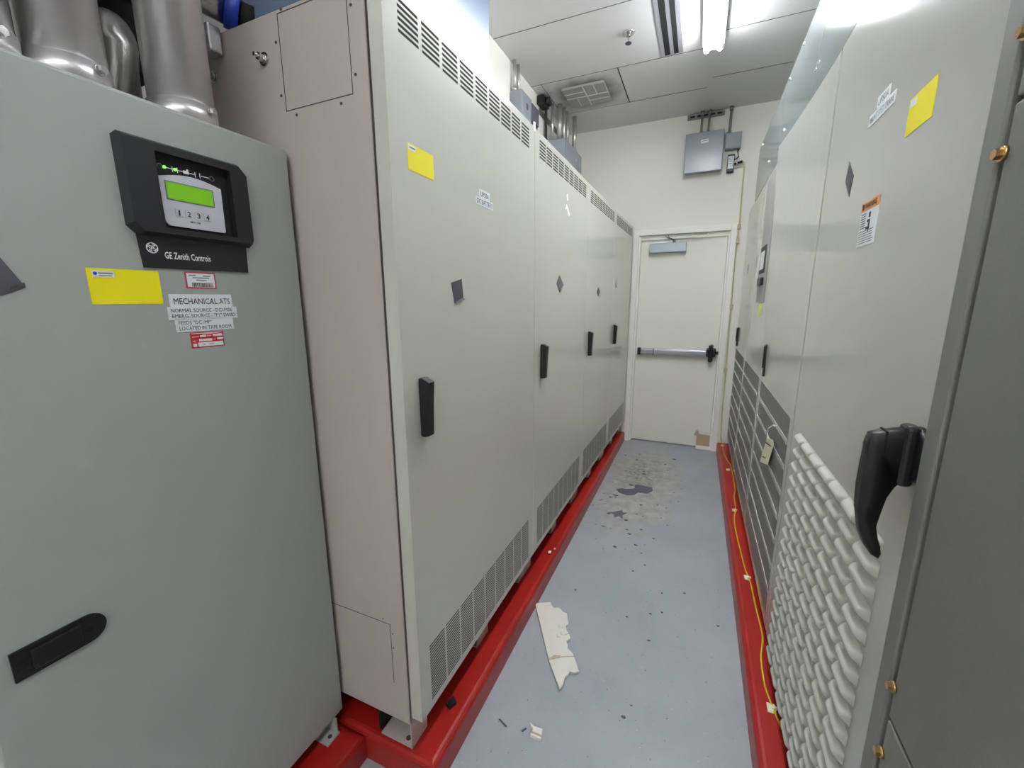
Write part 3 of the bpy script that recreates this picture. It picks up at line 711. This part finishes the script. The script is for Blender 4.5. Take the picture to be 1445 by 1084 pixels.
    t = thing('filler_cabinet', (0.8, 4.45, 0.108), 'narrow grey filler panel between the display strip cabinet and the end wall', 'cabinet')
    b = MB(); b.box(XR + 0.002, 1.28, 4.422, 4.474, 0.155, 2.272, M['ups'], 0.003); b.build('body', t)
    b = MB(); mesh_panel(b, 4.43, 4.468, 0.2, 1.056, XR + 0.002); b.build('perforated_panel', t)
    # wireway panels on top of the row
    xh = XR + 0.001
    def hat(y0, y1, lab, bolts):
        t = thing('top_wireway', (0.8, (y0 + y1) / 2, 2.277), lab, 'wireway', 'sheet metal wireways on the right row')
        b = MB(); b.box(xh, 1.28, y0, y1, 2.277, 2.675, M['hat'], 0.003); b.build('housing', t)
        for y, z in bolts:
            b = MB(); hexbolt(b, (xh, y, z), (-1, 0, 0), 0.007, 'steel', 0.007); b.build('screw', t, 'small bright screw')
    hat(0.83, 3.0, 'long pale sheet metal wireway above the louvered and tagged cabinets on the right', [(2.535, 2.653), (2.868, 2.65), (2.86, 2.40), (2.128, 2.391), (2.17, 2.385)])
    hat(3.003, 4.09, 'shorter sheet metal wireway at the far end above the display strip cabinet', [(3.4, 2.394), (3.9, 2.65)])
    # near dark cabinet
    XD = 0.335
    t = thing('panelboard_cabinet', (0.8, 0.1, 0.108), 'dark grey steel cabinet at the right edge with brass bolts', 'cabinet')
    b = MB(); b.box(XD + 0.014, 1.28, -0.6, 0.82, 0.11, 2.6, M['darkgrey'], 0.002); b.build('body', t)
    b = MB(); b.box(XD, XD + 0.0135, 0.779, 0.821, 0.112, 2.6, M['darkframe'], 0.004, 3); b.build('frame_post', t)
    for (z0, z1) in ((0.114, 0.822), (0.829, 1.734), (1.741, 2.6)):
        b = MB(); b.box(XD + 0.001, XD + 0.0135, -0.6, 0.766, z0, z1, M['darkgrey'], 0.003, 2); b.build('cover_panel', t)
    for y, z in ((0.766, 1.678), (0.764, 0.885), (0.761, 0.758), (0.766, 1.812)):
        b = MB(); b.cyl((XD + 0.001, y, z), (XD - 0.003, y, z), 0.009, M['bronze'], 16); b.cyl((XD - 0.003, y, z), (XD - 0.0095, y, z), 0.0068, M['bronze'], 6, smooth=False)
        b.build('bolt', t, 'brass coloured hex bolt')
build_right()

# hanging tag, yellow cable and mounts
def build_right_small():
    t = thing('hanging_tag', (XR - 0.01, 2.15, 0.7), 'manila paper tag hanging by a white string on the perforated grey door', 'tag')
    b = MB(); x = XR - 0.012
    qd = [(2.2, 0.862), (2.035, 0.905), (2.09, 0.765), (2.31, 0.698)]
    qd = [(2.195, 0.868), (2.045, 0.9), (2.02, 0.885), (2.105, 0.762), (2.32, 0.7)]
    patch(b, 'R', x, qd, 'tag', 0.0012); tg = b.build('paper_tag', t)
    b = MB()
    patch(b, 'R', x - .0012, [(2.215, 0.838), (2.065, 0.868), (2.072, 0.86), (2.222, 0.83)], 'ink', .0003)
    patch(b, 'R', x - .0012, [(2.26, 0.752), (2.165, 0.778), (2.172, 0.768), (2.268, 0.742)], 'greyink', .0003)
    b.build('tag_print', tg)
    b = MB(); b.tube([(XR - 0.0058, 2.06, 0.962), (XR - 0.012, 2.09, 0.955), (XR - 0.018, 2.15, 0.925), (XR - 0.018, 2.19, 0.895), (x - 0.004, 2.13, 0.878)], 0.0025, M['whiteink'], 6); b.build('string', t, 'white string')
    cab = [(0.318, 4.47), (0.316, 4.15), (0.342, 3.9), (0.355, 3.84), (0.357, 3.5), (0.352, 3.3), (0.338, 3.2), (0.334, 2.99), (0.318, 2.88), (0.312, 2.75), (0.318, 2.5), (0.328, 2.28), (0.341, 2.18), (0.345, 1.98), (0.35, 1.85), (0.348, 1.78), (0.33, 1.68), (0.326, 1.56), (0.332, 1.5), (0.345, 1.43), (0.36, 1.36), (0.37, 1.2), (0.37, 0.9)]
    def cr(pts, n=6):
        o = []
        for i in range(len(pts) - 1):
            p = [V(pts[max(0, min(len(pts) - 1, i + k))]) for k in (-1, 0, 1, 2)]
            for s in range(n):
                t_ = s / n; o.append(0.5 * ((2 * p[1]) + (p[2] - p[0]) * t_ + (2 * p[0] - 5 * p[1] + 4 * p[2] - p[3]) * t_ ** 2 + (3 * p[1] - p[0] - 3 * p[2] + p[3]) * t_ ** 3))
        o.append(V(pts[-1])); return o
    b = MB(); b.tube(cr([(x, y, 0.1125) for x, y in cab]), 0.0035, M['cableyel'], 8)
    tag(b.build('yellow_cable', org=(0.33, 2.5, 0.108)), 'thin yellow leak cable lying along the right red plinth', 'cable')
    for y, x, lab in ((4.36, 0.316, 'cream cable mount on the right red plinth right at the door frame'),
                      (3.72, 0.33, 'bare cream cable mount on the right red plinth, without the cable through it'),
                      (2.97, 0.327, 'cream cable mount holding the yellow cable, third from the door'),
                      (2.21, 0.333, 'cream cable mount holding the yellow cable below the hanging tag'),
                      (1.455, 0.338, 'cream cable mount holding the yellow cable, nearest the camera')):
        b = MB(); b.box(x - 0.016, x + 0.01, y - 0.019, y + 0.019, 0.1085, 0.1125, M['mount'], 0.001); b.box(x - 0.004, x + 0.014, y - 0.006, y + 0.006, 0.1125, 0.119, M['mount'], 0.001)
        tag(b.build('cable_mount', org=(x, y, 0.1085)), lab, 'cable mount', 'cable mounts on the right plinth')
build_right_small()

# ------------------------------------------------------------------ end wall equipment
def build_wall_items():
    y = D
    t = thing('wall_enclosure', (-0.06, y, 2.62), 'large blue grey steel box on the end wall above the door', 'electrical box')
    b = MB(); b.box(-0.205, 0.09, y - 0.085, y, 2.645, 2.955, M['boxgrey'], 0.004); b.build('housing', t)
    b = MB(); b.box(-0.213, 0.098, y - 0.1, y - 0.0855, 2.637, 2.965, M['boxgrey'], 0.004); cv = b.build('cover', t)
    b = MB(); patch(b, 'W', y - 0.1, [(-0.084, 2.872), (-0.024, 2.877), (-0.026, 2.905), (-0.086, 2.9)], 'white'); lb = b.build('white_label', t, 'small white label')
    b = MB(); patch(b, 'W', y - 0.1008, [(-0.078, 2.886), (-0.03, 2.89), (-0.03, 2.895), (-0.078, 2.891)], 'greyink', 0.0003); b.build('label_print', lb)
    b = MB(); b.box(0.112, 0.236, y - 0.06, y, 2.808, 2.94, M['boxgrey'], 0.003); b.box(0.116, 0.232, y - 0.066, y - 0.0605, 2.812, 2.936, M['boxgrey'], 0.002)
    b.cyl((0.125, y - 0.03, 2.94), (0.125, y - 0.03, 2.952), 0.01, M['black'], 12)
    tag(b.build('junction_box', org=(0.17, y, 2.8)), 'small blue grey box right of the large box on the end wall', 'electrical box')
    t = thing('power_supply', (0.17, y, 2.62), 'small black power supply with a white label on the end wall', 'power supply')
    b = MB(); b.box(0.142, 0.198, y - 0.045, y, 2.622, 2.768, M['black'], 0.004); b.cyl((0.198, y - 0.02, 2.69), (0.24, y - 0.02, 2.7), 0.009, M['black'], 12); b.cyl((0.215, y - 0.02, 2.694), (0.224, y - 0.02, 2.697), 0.0095, M['whiteink'], 12)
    b.cyl((0.24, y - 0.02, 2.7), (0.262, y - 0.02, 2.703), 0.011, M['black'], 12); b.build('housing', t)
    b = MB(); patch(b, 'W', y - 0.045, rect(0.147, 0.193, 2.65, 2.752), 'white'); lb = b.build('white_label', t, 'white rating label')
    b = MB()
    for z in (2.735, 2.722, 2.71, 2.69): bar(b, 'W', y - 0.0458, 0.152, 0.182, z, z + 0.003, 'greyink', .0003)
    b.build('label_print', lb)
    b = MB(); b.tube([(0.215, y - 0.03, 2.81), (0.222, y - 0.035, 2.795), (0.215, y - 0.04, 2.785), (0.222, y - 0.04, 2.765), (0.23, y - 0.035, 2.745), (0.215, y - 0.03, 2.73), (0.197, y - 0.025, 2.725)], 0.005, M['black'], 8)
    tag(b.build('black_cord', org=(0.215, y, 2.77)), 'short black cord between small box and power supply on the end wall', 'cord')
    for x, ztop, z0, lab in ((-0.091, H, 2.966, 'leftmost thin conduit rising from the large end wall box to the ceiling'),
                         (-0.032, H, 2.966, 'middle thin conduit rising from the large end wall box to the ceiling'),
                         (0.14, H, 2.941, 'thin conduit rising from the small end wall box to the ceiling')):
        t = thing('thin_conduit', (x, y - 0.035, z0), lab, 'conduit', 'thin conduits on the end wall')
        b = MB(); b.cyl((x, y - 0.035, z0), (x, y - 0.035, ztop), 0.0105, M['conduit'], 14); b.build('pipe', t)
        b = MB(); b.cyl((x, y - 0.035, ztop - 0.03), (x, y - 0.035, ztop), 0.016, M['conduit'], 14); b.cyl((x, y - 0.035, z0), (x, y - 0.035, z0 + 0.015), 0.015, M['conduit'], 14); b.build('coupling', t)
    b = MB(); b.box(-0.215, 0.09, y - 0.022, y, 3.108, 3.147, M['strut'], 0.002)
    for k in range(5): b.box(-0.19 + k * 0.055, -0.155 + k * 0.055, y - 0.0225, y - 0.02, 3.12, 3.135, M['void'])
    b.box(-0.215, 0.09, y - 0.0228, y - 0.02, 3.138, 3.142, M['alu'])
    tag(b.build('strut_channel', org=(-0.06, y, 3.1)), 'slotted steel strut on the end wall just under the ceiling', 'strut')
    pts = [(0.262, y - 0.02, 2.703), (0.276, y - 0.02, 2.696), (0.282, y - 0.018, 2.66), (0.283, y - 0.014, 2.4), (0.286, y - 0.012, 2.2), (0.283, y - 0.014, 2.0), (0.28, y - 0.012, 1.6), (0.285, y - 0.012, 1.2), (0.29, y - 0.012, 0.8), (0.292, y - 0.012, 0.4), (0.3, y - 0.014, 0.16), (0.31, y - 0.022, 0.116)]
    b = MB(); b.tube(pts, 0.006, M['cablepale'], 8); tag(b.build('wall_cable', org=(0.285, y, 0.12)), 'pale yellow cable running down the wall beside the door frame', 'cable')
    b = MB(); b.tube([(0.198, y - 0.03, 2.665), (0.25, y - 0.03, 2.668), (0.272, y - 0.025, 2.676)], 0.005, M['tanmount'], 8)
    tag(b.build('pink_lead', org=(0.23, y, 2.66)), 'short pale pink lead leaving the power supply on the end wall', 'cord')
    for z, lab in ((2.155, 'tan cable clip on the wall cable at the top corner of the door frame'), (2.03, 'tan cable clip on the wall cable just below the frame corner'), (1.44, 'tan cable clip on the wall cable higher than the push bar'), (0.83, 'tan cable clip on the wall cable lower than the push bar')):
        b = MB(); b.box(0.272, 0.3, y - 0.03, y, z - 0.022, z + 0.022, M['tanmount'], 0.003)
        tag(b.build('cable_clip', org=(0.285, y, z)), lab, 'cable clip', 'clips on the wall cable')
    # left wall gear above the cabinets
    x = -1.3355
    for yy, lab in ((3.03, 'nearer of two slim conduits above the first box on the left wall'), (3.1, 'farther of two slim conduits above the first box on the left wall')):
        b = MB(); b.cyl((x + 0.03, yy, 2.962), (x + 0.03, yy, H), 0.013, M['galv'], 14); b.cyl((x + 0.03, yy, 2.962), (x + 0.03, yy, 2.985), 0.018, M['galv'], 14)
        tag(b.build('slim_conduit', org=(x + 0.03, yy, 2.962)), lab, 'conduit', 'slim conduits on the left wall')
    b = MB(); b.box(x, -1.24, 3.01, 3.2, 2.62, 2.96, M['boxgrey'], 0.004); b.box(-1.24, -1.236, 3.09, 3.12, 2.86, 2.9, M['steel'], 0.001)
    tag(b.build('junction_box', org=(-1.29, 3.1, 2.62)), 'grey box with a bright latch on the left wall above the cabinets', 'electrical box')
    b = MB(); b.box(x, -1.255, 3.247, 3.40, 2.845, 2.965, M['boxdark'], 0.004); b.box(x + 0.01, -1.262, 3.26, 3.39, 2.77, 2.8448, M['black'], 0.006)
    tag(b.build('alarm_horn', org=(-1.3, 3.32, 2.77)), 'small purple grey and black device on the left wall', 'alarm')
    b = MB(); b.box(x, -1.128, 3.697, 4.215, 2.3, 2.85, M['boxgrey'], 0.004); b.box(-1.1275, -1.12, 3.705, 4.207, 2.31, 2.84, M['boxgrey'], 0.003); b.box(-1.12, -1.115, 3.98, 3.995, 2.74, 2.77, M['steel'], 0.001)
    tag(b.build('panelboard', org=(-1.23, 3.95, 2.3)), 'big blue grey panel box in the far left corner above the cabinets', 'electrical box')
    for k, (cx, cy, r, m, lab) in enumerate(((-1.31, 3.72, 0.012, 'seam', 'dark slim conduit at the back of the big corner panel box'), (-1.27, 3.77, 0.014, 'galv', 'second conduit from the back above the big corner panel box'),
                                       (-1.215, 3.80, 0.02, 'galv', 'stout middle conduit above the big corner panel box'), (-1.2, 3.88, 0.014, 'galv', 'conduit just behind the stout one above the big corner panel box'),
                                       (-1.19, 3.96, 0.014, 'galv', 'conduit two behind the stout one above the big corner panel box'), (-1.165, 4.1, 0.02, 'galv', 'conduit closest to the end wall above the big corner panel box'))):
        b = MB(); b.cyl((cx, cy, 2.851), (cx, cy, H), r, M[m], 14); b.cyl((cx, cy, 2.851), (cx, cy, 2.872), r * 1.35, M[m], 14)
        tag(b.build('slim_conduit', org=(cx, cy, 2.851)), lab, 'conduit', 'conduits above the corner panel box')
    b = MB(); b.box(x, -1.328, 3.6, 4.3, 3.03, 3.075, M['strut'], 0.001)
    tag(b.build('strut_channel', org=(-1.3, 4.0, 3.03)), 'strut crossing behind the conduits in the far left corner', 'strut')
    b = MB(); b.box(x, -1.27, 3.55, 3.69, 3.08, 3.15, M['black'], 0.012); b.cyl((-1.27, 3.6, 3.115), (-1.24, 3.6, 3.115), 0.025, M['black'], 12); b.cyl((-1.27, 3.66, 3.115), (-1.245, 3.66, 3.115), 0.02, M['black'], 12)
    tag(b.build('pipe_fitting', org=(-1.3, 3.7, 3.05)), 'black lumpy fitting near the ceiling in the far left corner', 'fitting')
build_wall_items()

# ------------------------------------------------------------------ ceiling equipment
TUBE_E = 29.0
def build_ceiling_items():
    tms = {}
    for k, f in ((0, 1.38), (1, 0.72), (2, 0.55), (3, 1.0)):     # brighter towards the door, dimmer over the camera, set to balance the light
        tms[k] = mat('fluorescent tube %d' % k, (247, 250, 252), 0.3, emit=TUBE_E * f)
    labs = ['two-tube fluorescent strip light on the ceiling towards the door', 'two-tube fluorescent strip light on the ceiling over the camera', 'two-tube fluorescent strip light on the ceiling behind the camera'] + ['two-tube fluorescent strip light on the ceiling far behind the camera'] * 3
    for k, (ya, yb) in enumerate(((2.06, 3.29), (0.82, 2.05), (-1.2, 0.03), (-2.6, -1.37), (-4.0, -2.77), (-5.4, -4.17))):  # last four are unseen fixtures, added to brighten the far wall
        t = thing('strip_light', (-0.034, (ya + yb) / 2, H), labs[k], 'light', 'fluorescent strip lights')
        b = MB(); b.box(-0.058, -0.01, ya, yb, H - 0.055, H, M['fixture'], 0.004); b.build('channel', t)
        b = MB(); b.box(-0.096, 0.028, ya, yb, H - 0.063, H - 0.0555, M['fixture'], 0.002); b.build('reflector', t)
        for x in (-0.073, 0.005):
            b = MB(); b.cyl((x, ya + 0.02, 3.07), (x, yb - 0.005, 3.07), 0.0155, tms[min(k, 3)], 10); tb = b.build('tube', t, 'lit white tube')
        for yy in (ya + 0.003, yb - 0.015):
            b = MB(); b.box(-0.085, 0.017, yy, yy + 0.012, 3.066, H - 0.063, M['fixture'], 0.002); b.build('lamp_holder', t)
    t = thing('slot_diffuser', (-0.29, 2.7, H), 'long black slotted air diffuser in the ceiling left of the strip light', 'diffuser')
    b = MB(); b.box(-0.362, -0.222, 1.6, 3.412, H - 0.004, H, M['alu'], 0.001); b.build('frame', t)
    for x0, x1 in ((-0.336, -0.301), (-0.277, -0.248)):
        b = MB(); b.box(x0, x1, 1.62, 3.4, H - 0.0052, H - 0.0042, M['void']); b.build('slot', t, 'black air slot')
    t = thing('sprinkler_head', (-0.528, 3.05, H), 'small chrome sprinkler head in the middle of the ceiling', 'sprinkler')
    b = MB(); b.cyl((-0.528, 3.05, H - 0.006), (-0.528, 3.05, H), 0.034, M['steel'], 24, 0.04); b.build('escutcheon', t)
    b = MB(); b.cyl((-0.528, 3.05, H - 0.022), (-0.528, 3.05, H - 0.006), 0.012, M['conduit'], 12)
    for s in (-1, 1): b.tube([(-0.528, 3.05 + s * 0.011, H - 0.02), (-0.528, 3.05 + s * 0.015, H - 0.04), (-0.528, 3.05, H - 0.055)], 0.003, M['conduit'], 6)
    b.cyl((-0.528, 3.05, H - 0.06), (-0.528, 3.05, H - 0.057), 0.02, M['chip'], 12); b.build('deflector', t)
    t = thing('air_diffuser', (-0.957, 3.715, H), 'dusty square ceiling diffuser with perforated patterned centre', 'diffuser')
    b = MB(); b.box(-1.246, -0.67, 3.43, 4.005, H - 0.003, H, M['ceil'], 0.001); b.build('tile_panel', t)
    ms = bpy.data.materials.new('dust halo on tile'); ms.use_nodes = True
    N = ms.node_tree.nodes; L = ms.node_tree.links; bs = N['Principled BSDF']; tc = N.new('ShaderNodeTexCoord')
    mp = N.new('ShaderNodeMapping'); mp.inputs['Scale'].default_value = (1 / 0.26, 1 / 0.26, 0); L.new(tc.outputs['Object'], mp.inputs[0])
    nz = N.new('ShaderNodeTexNoise'); nz.inputs['Scale'].default_value = 9; L.new(tc.outputs['Object'], nz.inputs['Vector'])
    sx = N.new('ShaderNodeSeparateXYZ'); L.new(mp.outputs[0], sx.inputs[0])
    def mth(op, a, c=None):
        n = N.new('ShaderNodeMath'); n.operation = op
        for i, q in enumerate((a, c)):
            if q is None: continue
            if isinstance(q, (int, float)): n.inputs[i].default_value = q
            else: L.new(q, n.inputs[i])
        return n.outputs[0]
    d = mth('POWER', mth('ADD', mth('POWER', mth('ABSOLUTE', sx.outputs[0]), 3.0), mth('POWER', mth('ABSOLUTE', sx.outputs[1]), 3.0)), 0.3333)
    d = mth('ADD', d, mth('MULTIPLY', mth('SUBTRACT', nz.outputs['Fac'], 0.5), 0.5))
    rg = N.new('ShaderNodeMapRange'); rg.inputs[1].default_value = 0.62; rg.inputs[2].default_value = 1.1; L.new(d, rg.inputs[0])
    mx = N.new('ShaderNodeMix'); mx.data_type = 'RGBA'; mx.inputs[6].default_value = srgb(112, 112, 108); mx.inputs[7].default_value = srgb(198, 198, 197); L.new(rg.outputs[0], mx.inputs[0]); L.new(mx.outputs[2], bs.inputs['Base Color']); bs.inputs['Roughness'].default_value = 0.6
    for o in bpy.data.objects:
        if o.name.startswith('tile_panel'): o.data.materials[0] = ms
    x0, x1, y0, y1 = -1.122, -0.787, 3.545, 3.872; z = H - 0.02; xm, ym = (x0 + x1) / 2, (y0 + y1) / 2
    b = MB(); b.box(x0, x1, y0, y1, z, H - 0.003, M['grille'], 0.002); g = b.build('perforated_face', t)
    b = MB(); r = M['ceiljoint']
    def rib(a, c, d_, e): b.box(a, c, d_, e, z - 0.002, z, r)
    rib(xm - .004, xm + .004, y0, y1); rib(x0, x1, ym - .004, ym + .004)
    rib(x0, xm, y0 + .082, y0 + .088); rib(xm, x1, ym + .08, ym + .086); rib(xm + .08, xm + .086, y0, ym); rib(x0 + .08, x0 + .086, ym, y1)
    b.build('deflector_ribs', g)
build_ceiling_items()

# ------------------------------------------------------------------ things on the floor and plinths
def build_debris():
    def slab(name, poly, h, lab, cat, m='board', side='card', z=0.0, group=None):
        b = MB(); b.prism([(x, y, z) for x, y in poly], (0, 0, h), M[m])
        cx = sum(p[0] for p in poly) / len(poly); cy = sum(p[1] for p in poly) / len(poly)
        return tag(b.build(name, org=(cx, cy, z)), lab, cat, group)
    t = thing('torn_board', (-0.48, 1.6, 0), 'torn strip of white painted board lying on the floor by the left plinth', 'board')
    b = MB()
    poly = [(-0.639, 1.724), (-0.6, 1.747), (-0.571, 1.762), (-0.558, 1.742), (-0.542, 1.731), (-0.526, 1.74), (-0.512, 1.739), (-0.495, 1.723), (-0.473, 1.72), (-0.462, 1.69), (-0.449, 1.661), (-0.456, 1.64), (-0.447, 1.622), (-0.443, 1.603), (-0.426, 1.598), (-0.416, 1.579), (-0.428, 1.556), (-0.418, 1.54), (-0.412, 1.521), (-0.388, 1.507), (-0.376, 1.493), (-0.421, 1.471), (-0.468, 1.432)]
    b.prism([(x, y, 0.0005) for x, y in poly], (0, 0, 0.012), M['board']); b.build('main_strip', t)
    b = MB(); poly2 = [(-0.467, 1.43), (-0.42, 1.469), (-0.375, 1.491), (-0.355, 1.462), (-0.337, 1.428), (-0.352, 1.415), (-0.373, 1.412), (-0.372, 1.395), (-0.382, 1.38), (-0.378, 1.345), (-0.383, 1.315), (-0.41, 1.352)]
    b.prism([(x, y, 0.001) for x, y in poly2], (0, 0, 0.01), M['board'])
    for v in b.bm.verts:
        v.co.z += max(0, min(1, (v.co.y - 1.3) / -0.2 + 0.7)) * 0.012
    b.build('folded_end', t)
    b = MB(); b.prism([(-0.47, 1.437, 0.0126), (-0.455, 1.462, 0.0126), (-0.425, 1.473, 0.0126), (-0.43, 1.463, 0.0126), (-0.455, 1.443, 0.0126)], (0, 0, 0.001), M['card']); b.build('bare_core', t, 'brown bare patch on the fold')
    b = MB()
    for (x, y, s) in ((-0.455, 1.6, 0.022), (-0.478, 1.63, 0.016), (-0.47, 1.57, 0.012)):
        q = bmesh.ops.create_icosphere(b.bm, subdivisions=1, radius=s)
        for v in q['verts']: v.co = V((x + v.co.x * random.uniform(.7, 1.2), y + v.co.y * random.uniform(.7, 1.2), 0.014 + v.co.z * 0.4))
    b.mi(M['board']); b.build('loose_crumbs', t)
    t = thing('board_chip', (-0.42, 1.13, 0), 'small cream chip of board on the floor nearest the camera', 'debris')
    b = MB(); b.prism([(-0.437, 1.142, 0), (-0.425, 1.136, 0), (-0.428, 1.112, 0), (-0.388, 1.112, 0), (-0.394, 1.148, 0), (-0.424, 1.145, 0), (-0.444, 1.152, 0)], (0, 0, 0.012), M['paper']); b.build('chip_body', t)
    b = MB(); b.box(-0.43, -0.39, 1.119, 1.126, 0.012, 0.0126, M['card']); b.build('brown_mark', t)
    slab('plastic_sliver', [(-0.557, 1.125), (-0.552, 1.128), (-0.518, 1.114), (-0.521, 1.11)], 0.003, 'thin black sliver on the floor near the red plinth corner', 'debris', 'chip')
    slab('plastic_sliver', [(-0.465, 1.12), (-0.455, 1.135), (-0.45, 1.134), (-0.459, 1.118)], 0.003, 'short dark sliver beside the cream chip on the floor', 'debris', 'chip')
    b = MB(); b.prism([(-0.712, 1.02, 0.1005), (-0.69, 1.012, 0.1005), (-0.68, 1.04, 0.1005), (-0.7, 1.052, 0.1005)], (0, 0, 0.014), M['black'])
    tag(b.build('plastic_clip', org=(-0.695, 1.03, 0.1)), 'black plastic clip lying on the left red plinth', 'clip')
    for x, y, s, lab in ((-0.668, 2.03, 0.011, 'larger white crumb on the left red plinth'), (-0.652, 2.075, 0.007, 'smaller white crumb on the left red plinth')):
        b = MB(); q = bmesh.ops.create_icosphere(b.bm, subdivisions=1, radius=s)
        for v in q['verts']: v.co = V((x, y, 0.1005 + s * 0.5)) + V((v.co.x, v.co.y * 1.3, v.co.z * 0.5))
        b.mi(M['paper']); tag(b.build('plaster_crumb', org=(x, y, 0.1)), lab, 'debris')
    # kicked-off cardboard piece leaning on the door foot
    t = thing('cardboard_flap', (0.14, 4.52, 0), 'torn brown and white cardboard piece leaning on the door foot', 'cardboard')
    b = MB(); b.prism([(0.083, 4.522, 0.03), (0.21, 4.522, 0.03), (0.207, 4.532, 0.17), (0.16, 4.532, 0.165), (0.1, 4.532, 0.172), (0.085, 4.53, 0.19)], (0, 0.006, 0), M['card']); b.build('brown_face', t)
    b = MB(); b.prism([(0.1, 4.515, 0.155), (0.208, 4.52, 0.15), (0.205, 4.525, 0.172), (0.1, 4.525, 0.18)], (0, 0.004, 0), M['paper'])
    b.prism([(0.083, 4.5, 0.0), (0.212, 4.505, 0.0), (0.212, 4.522, 0.03), (0.083, 4.522, 0.03)], (0, 0.003, 0.002), M['paper']); b.build('white_lining', t, 'white torn lining')
    b = MB(); b.prism([(0.055, 4.522, 0.14), (0.085, 4.522, 0.13), (0.088, 4.526, 0.2)], (0, 0.005, 0), M['tanmount']); b.build('bent_corner', t)
    # peeled paint and flakes
    rr = random.Random(11)
    def irr(cx, cy, rx, ry, n=14, j=0.35): return [(cx + rx * (1 + rr.uniform(-j, j)) * math.cos(2 * math.pi * k / n), cy + ry * (1 + rr.uniform(-j, j)) * math.sin(2 * math.pi * k / n)) for k in range(n)]
    slab('peeled_paint_patch', [(-0.50, 3.215), (-0.47, 3.165), (-0.40, 3.14), (-0.35, 3.17), (-0.33, 3.225), (-0.26, 3.235), (-0.225, 3.3), (-0.235, 3.365), (-0.31, 3.375), (-0.37, 3.37), (-0.365, 3.29), (-0.42, 3.255), (-0.47, 3.25)], 0.0012, 'largest slate blue paint patch on the floor in the aisle', 'paint patch', 'greychip')
    slab('peeled_paint_patch', [(-0.475, 2.815), (-0.44, 2.80), (-0.435, 2.755), (-0.405, 2.79), (-0.375, 2.76), (-0.385, 2.81), (-0.355, 2.86), (-0.39, 2.85), (-0.4, 2.885), (-0.43, 2.855)], 0.0012, 'star shaped slate paint patch on the floor in front of the largest one', 'paint patch', 'greychip')
    for k in range(26):
        cx, cy = rr.uniform(-0.58, -0.1), rr.uniform(2.35, 4.1)
        s = rr.uniform(0.003, 0.011)
        slab('paint_flake', irr(cx, cy, s * rr.uniform(1, 2), s, 7, 0.5), 0.0022, 'tiny dark paint flake on the grey floor in the worn area before the door', 'paint flake', 'chip', group='paint flakes on the floor')
    for k in range(12):
        cx, cy = rr.uniform(-0.5, 0.2), rr.uniform(1.3, 2.3); s = rr.uniform(0.003, 0.006)
        if -0.65 < cx < -0.32 and 1.28 < cy < 1.8: cx += 0.4
        slab('floor_speck', irr(cx, cy, s * 1.4, s, 6, 0.4), 0.002, 'tiny dark speck on the clean grey floor in the near aisle', 'debris', 'chip', group='specks on the near floor')
build_debris()

# ------------------------------------------------------------------ camera, world, view
R = Matrix(((0.91535151, 0.4026229, -0.00513962), (0.07379947, -0.18030172, -0.98083889), (-0.39583488, 0.89743306, -0.1947528)))
cam = bpy.data.cameras.new('camera'); co = bpy.data.objects.new('camera', cam); COL.objects.link(co)
rot = Matrix((R[0], -R[1], -R[2])).transposed()
co.matrix_world = Matrix.Translation((0, 0, 1.5)) @ rot.to_4x4()
cam.sensor_fit = 'HORIZONTAL'; cam.sensor_width = 36.0; cam.lens = 587.33 / 1445 * 36.0; cam.clip_start = 0.01; cam.clip_end = 50
SC.camera = co
w = bpy.data.worlds.new('world'); SC.world = w; w.use_nodes = True
w.node_tree.nodes['Background'].inputs[0].default_value = (0.8, 0.85, 0.9, 1); w.node_tree.nodes['Background'].inputs[1].default_value = 0.3
vs = SC.view_settings; vs.view_transform = 'Standard'; vs.look = 'None'; vs.gamma = 1.0; vs.exposure = 0.99; vs.use_curve_mapping = False
SC.cycles.max_bounces = 8; SC.cycles.diffuse_bounces = 6; SC.cycles.glossy_bounces = 4
SC.cycles.use_denoising = True
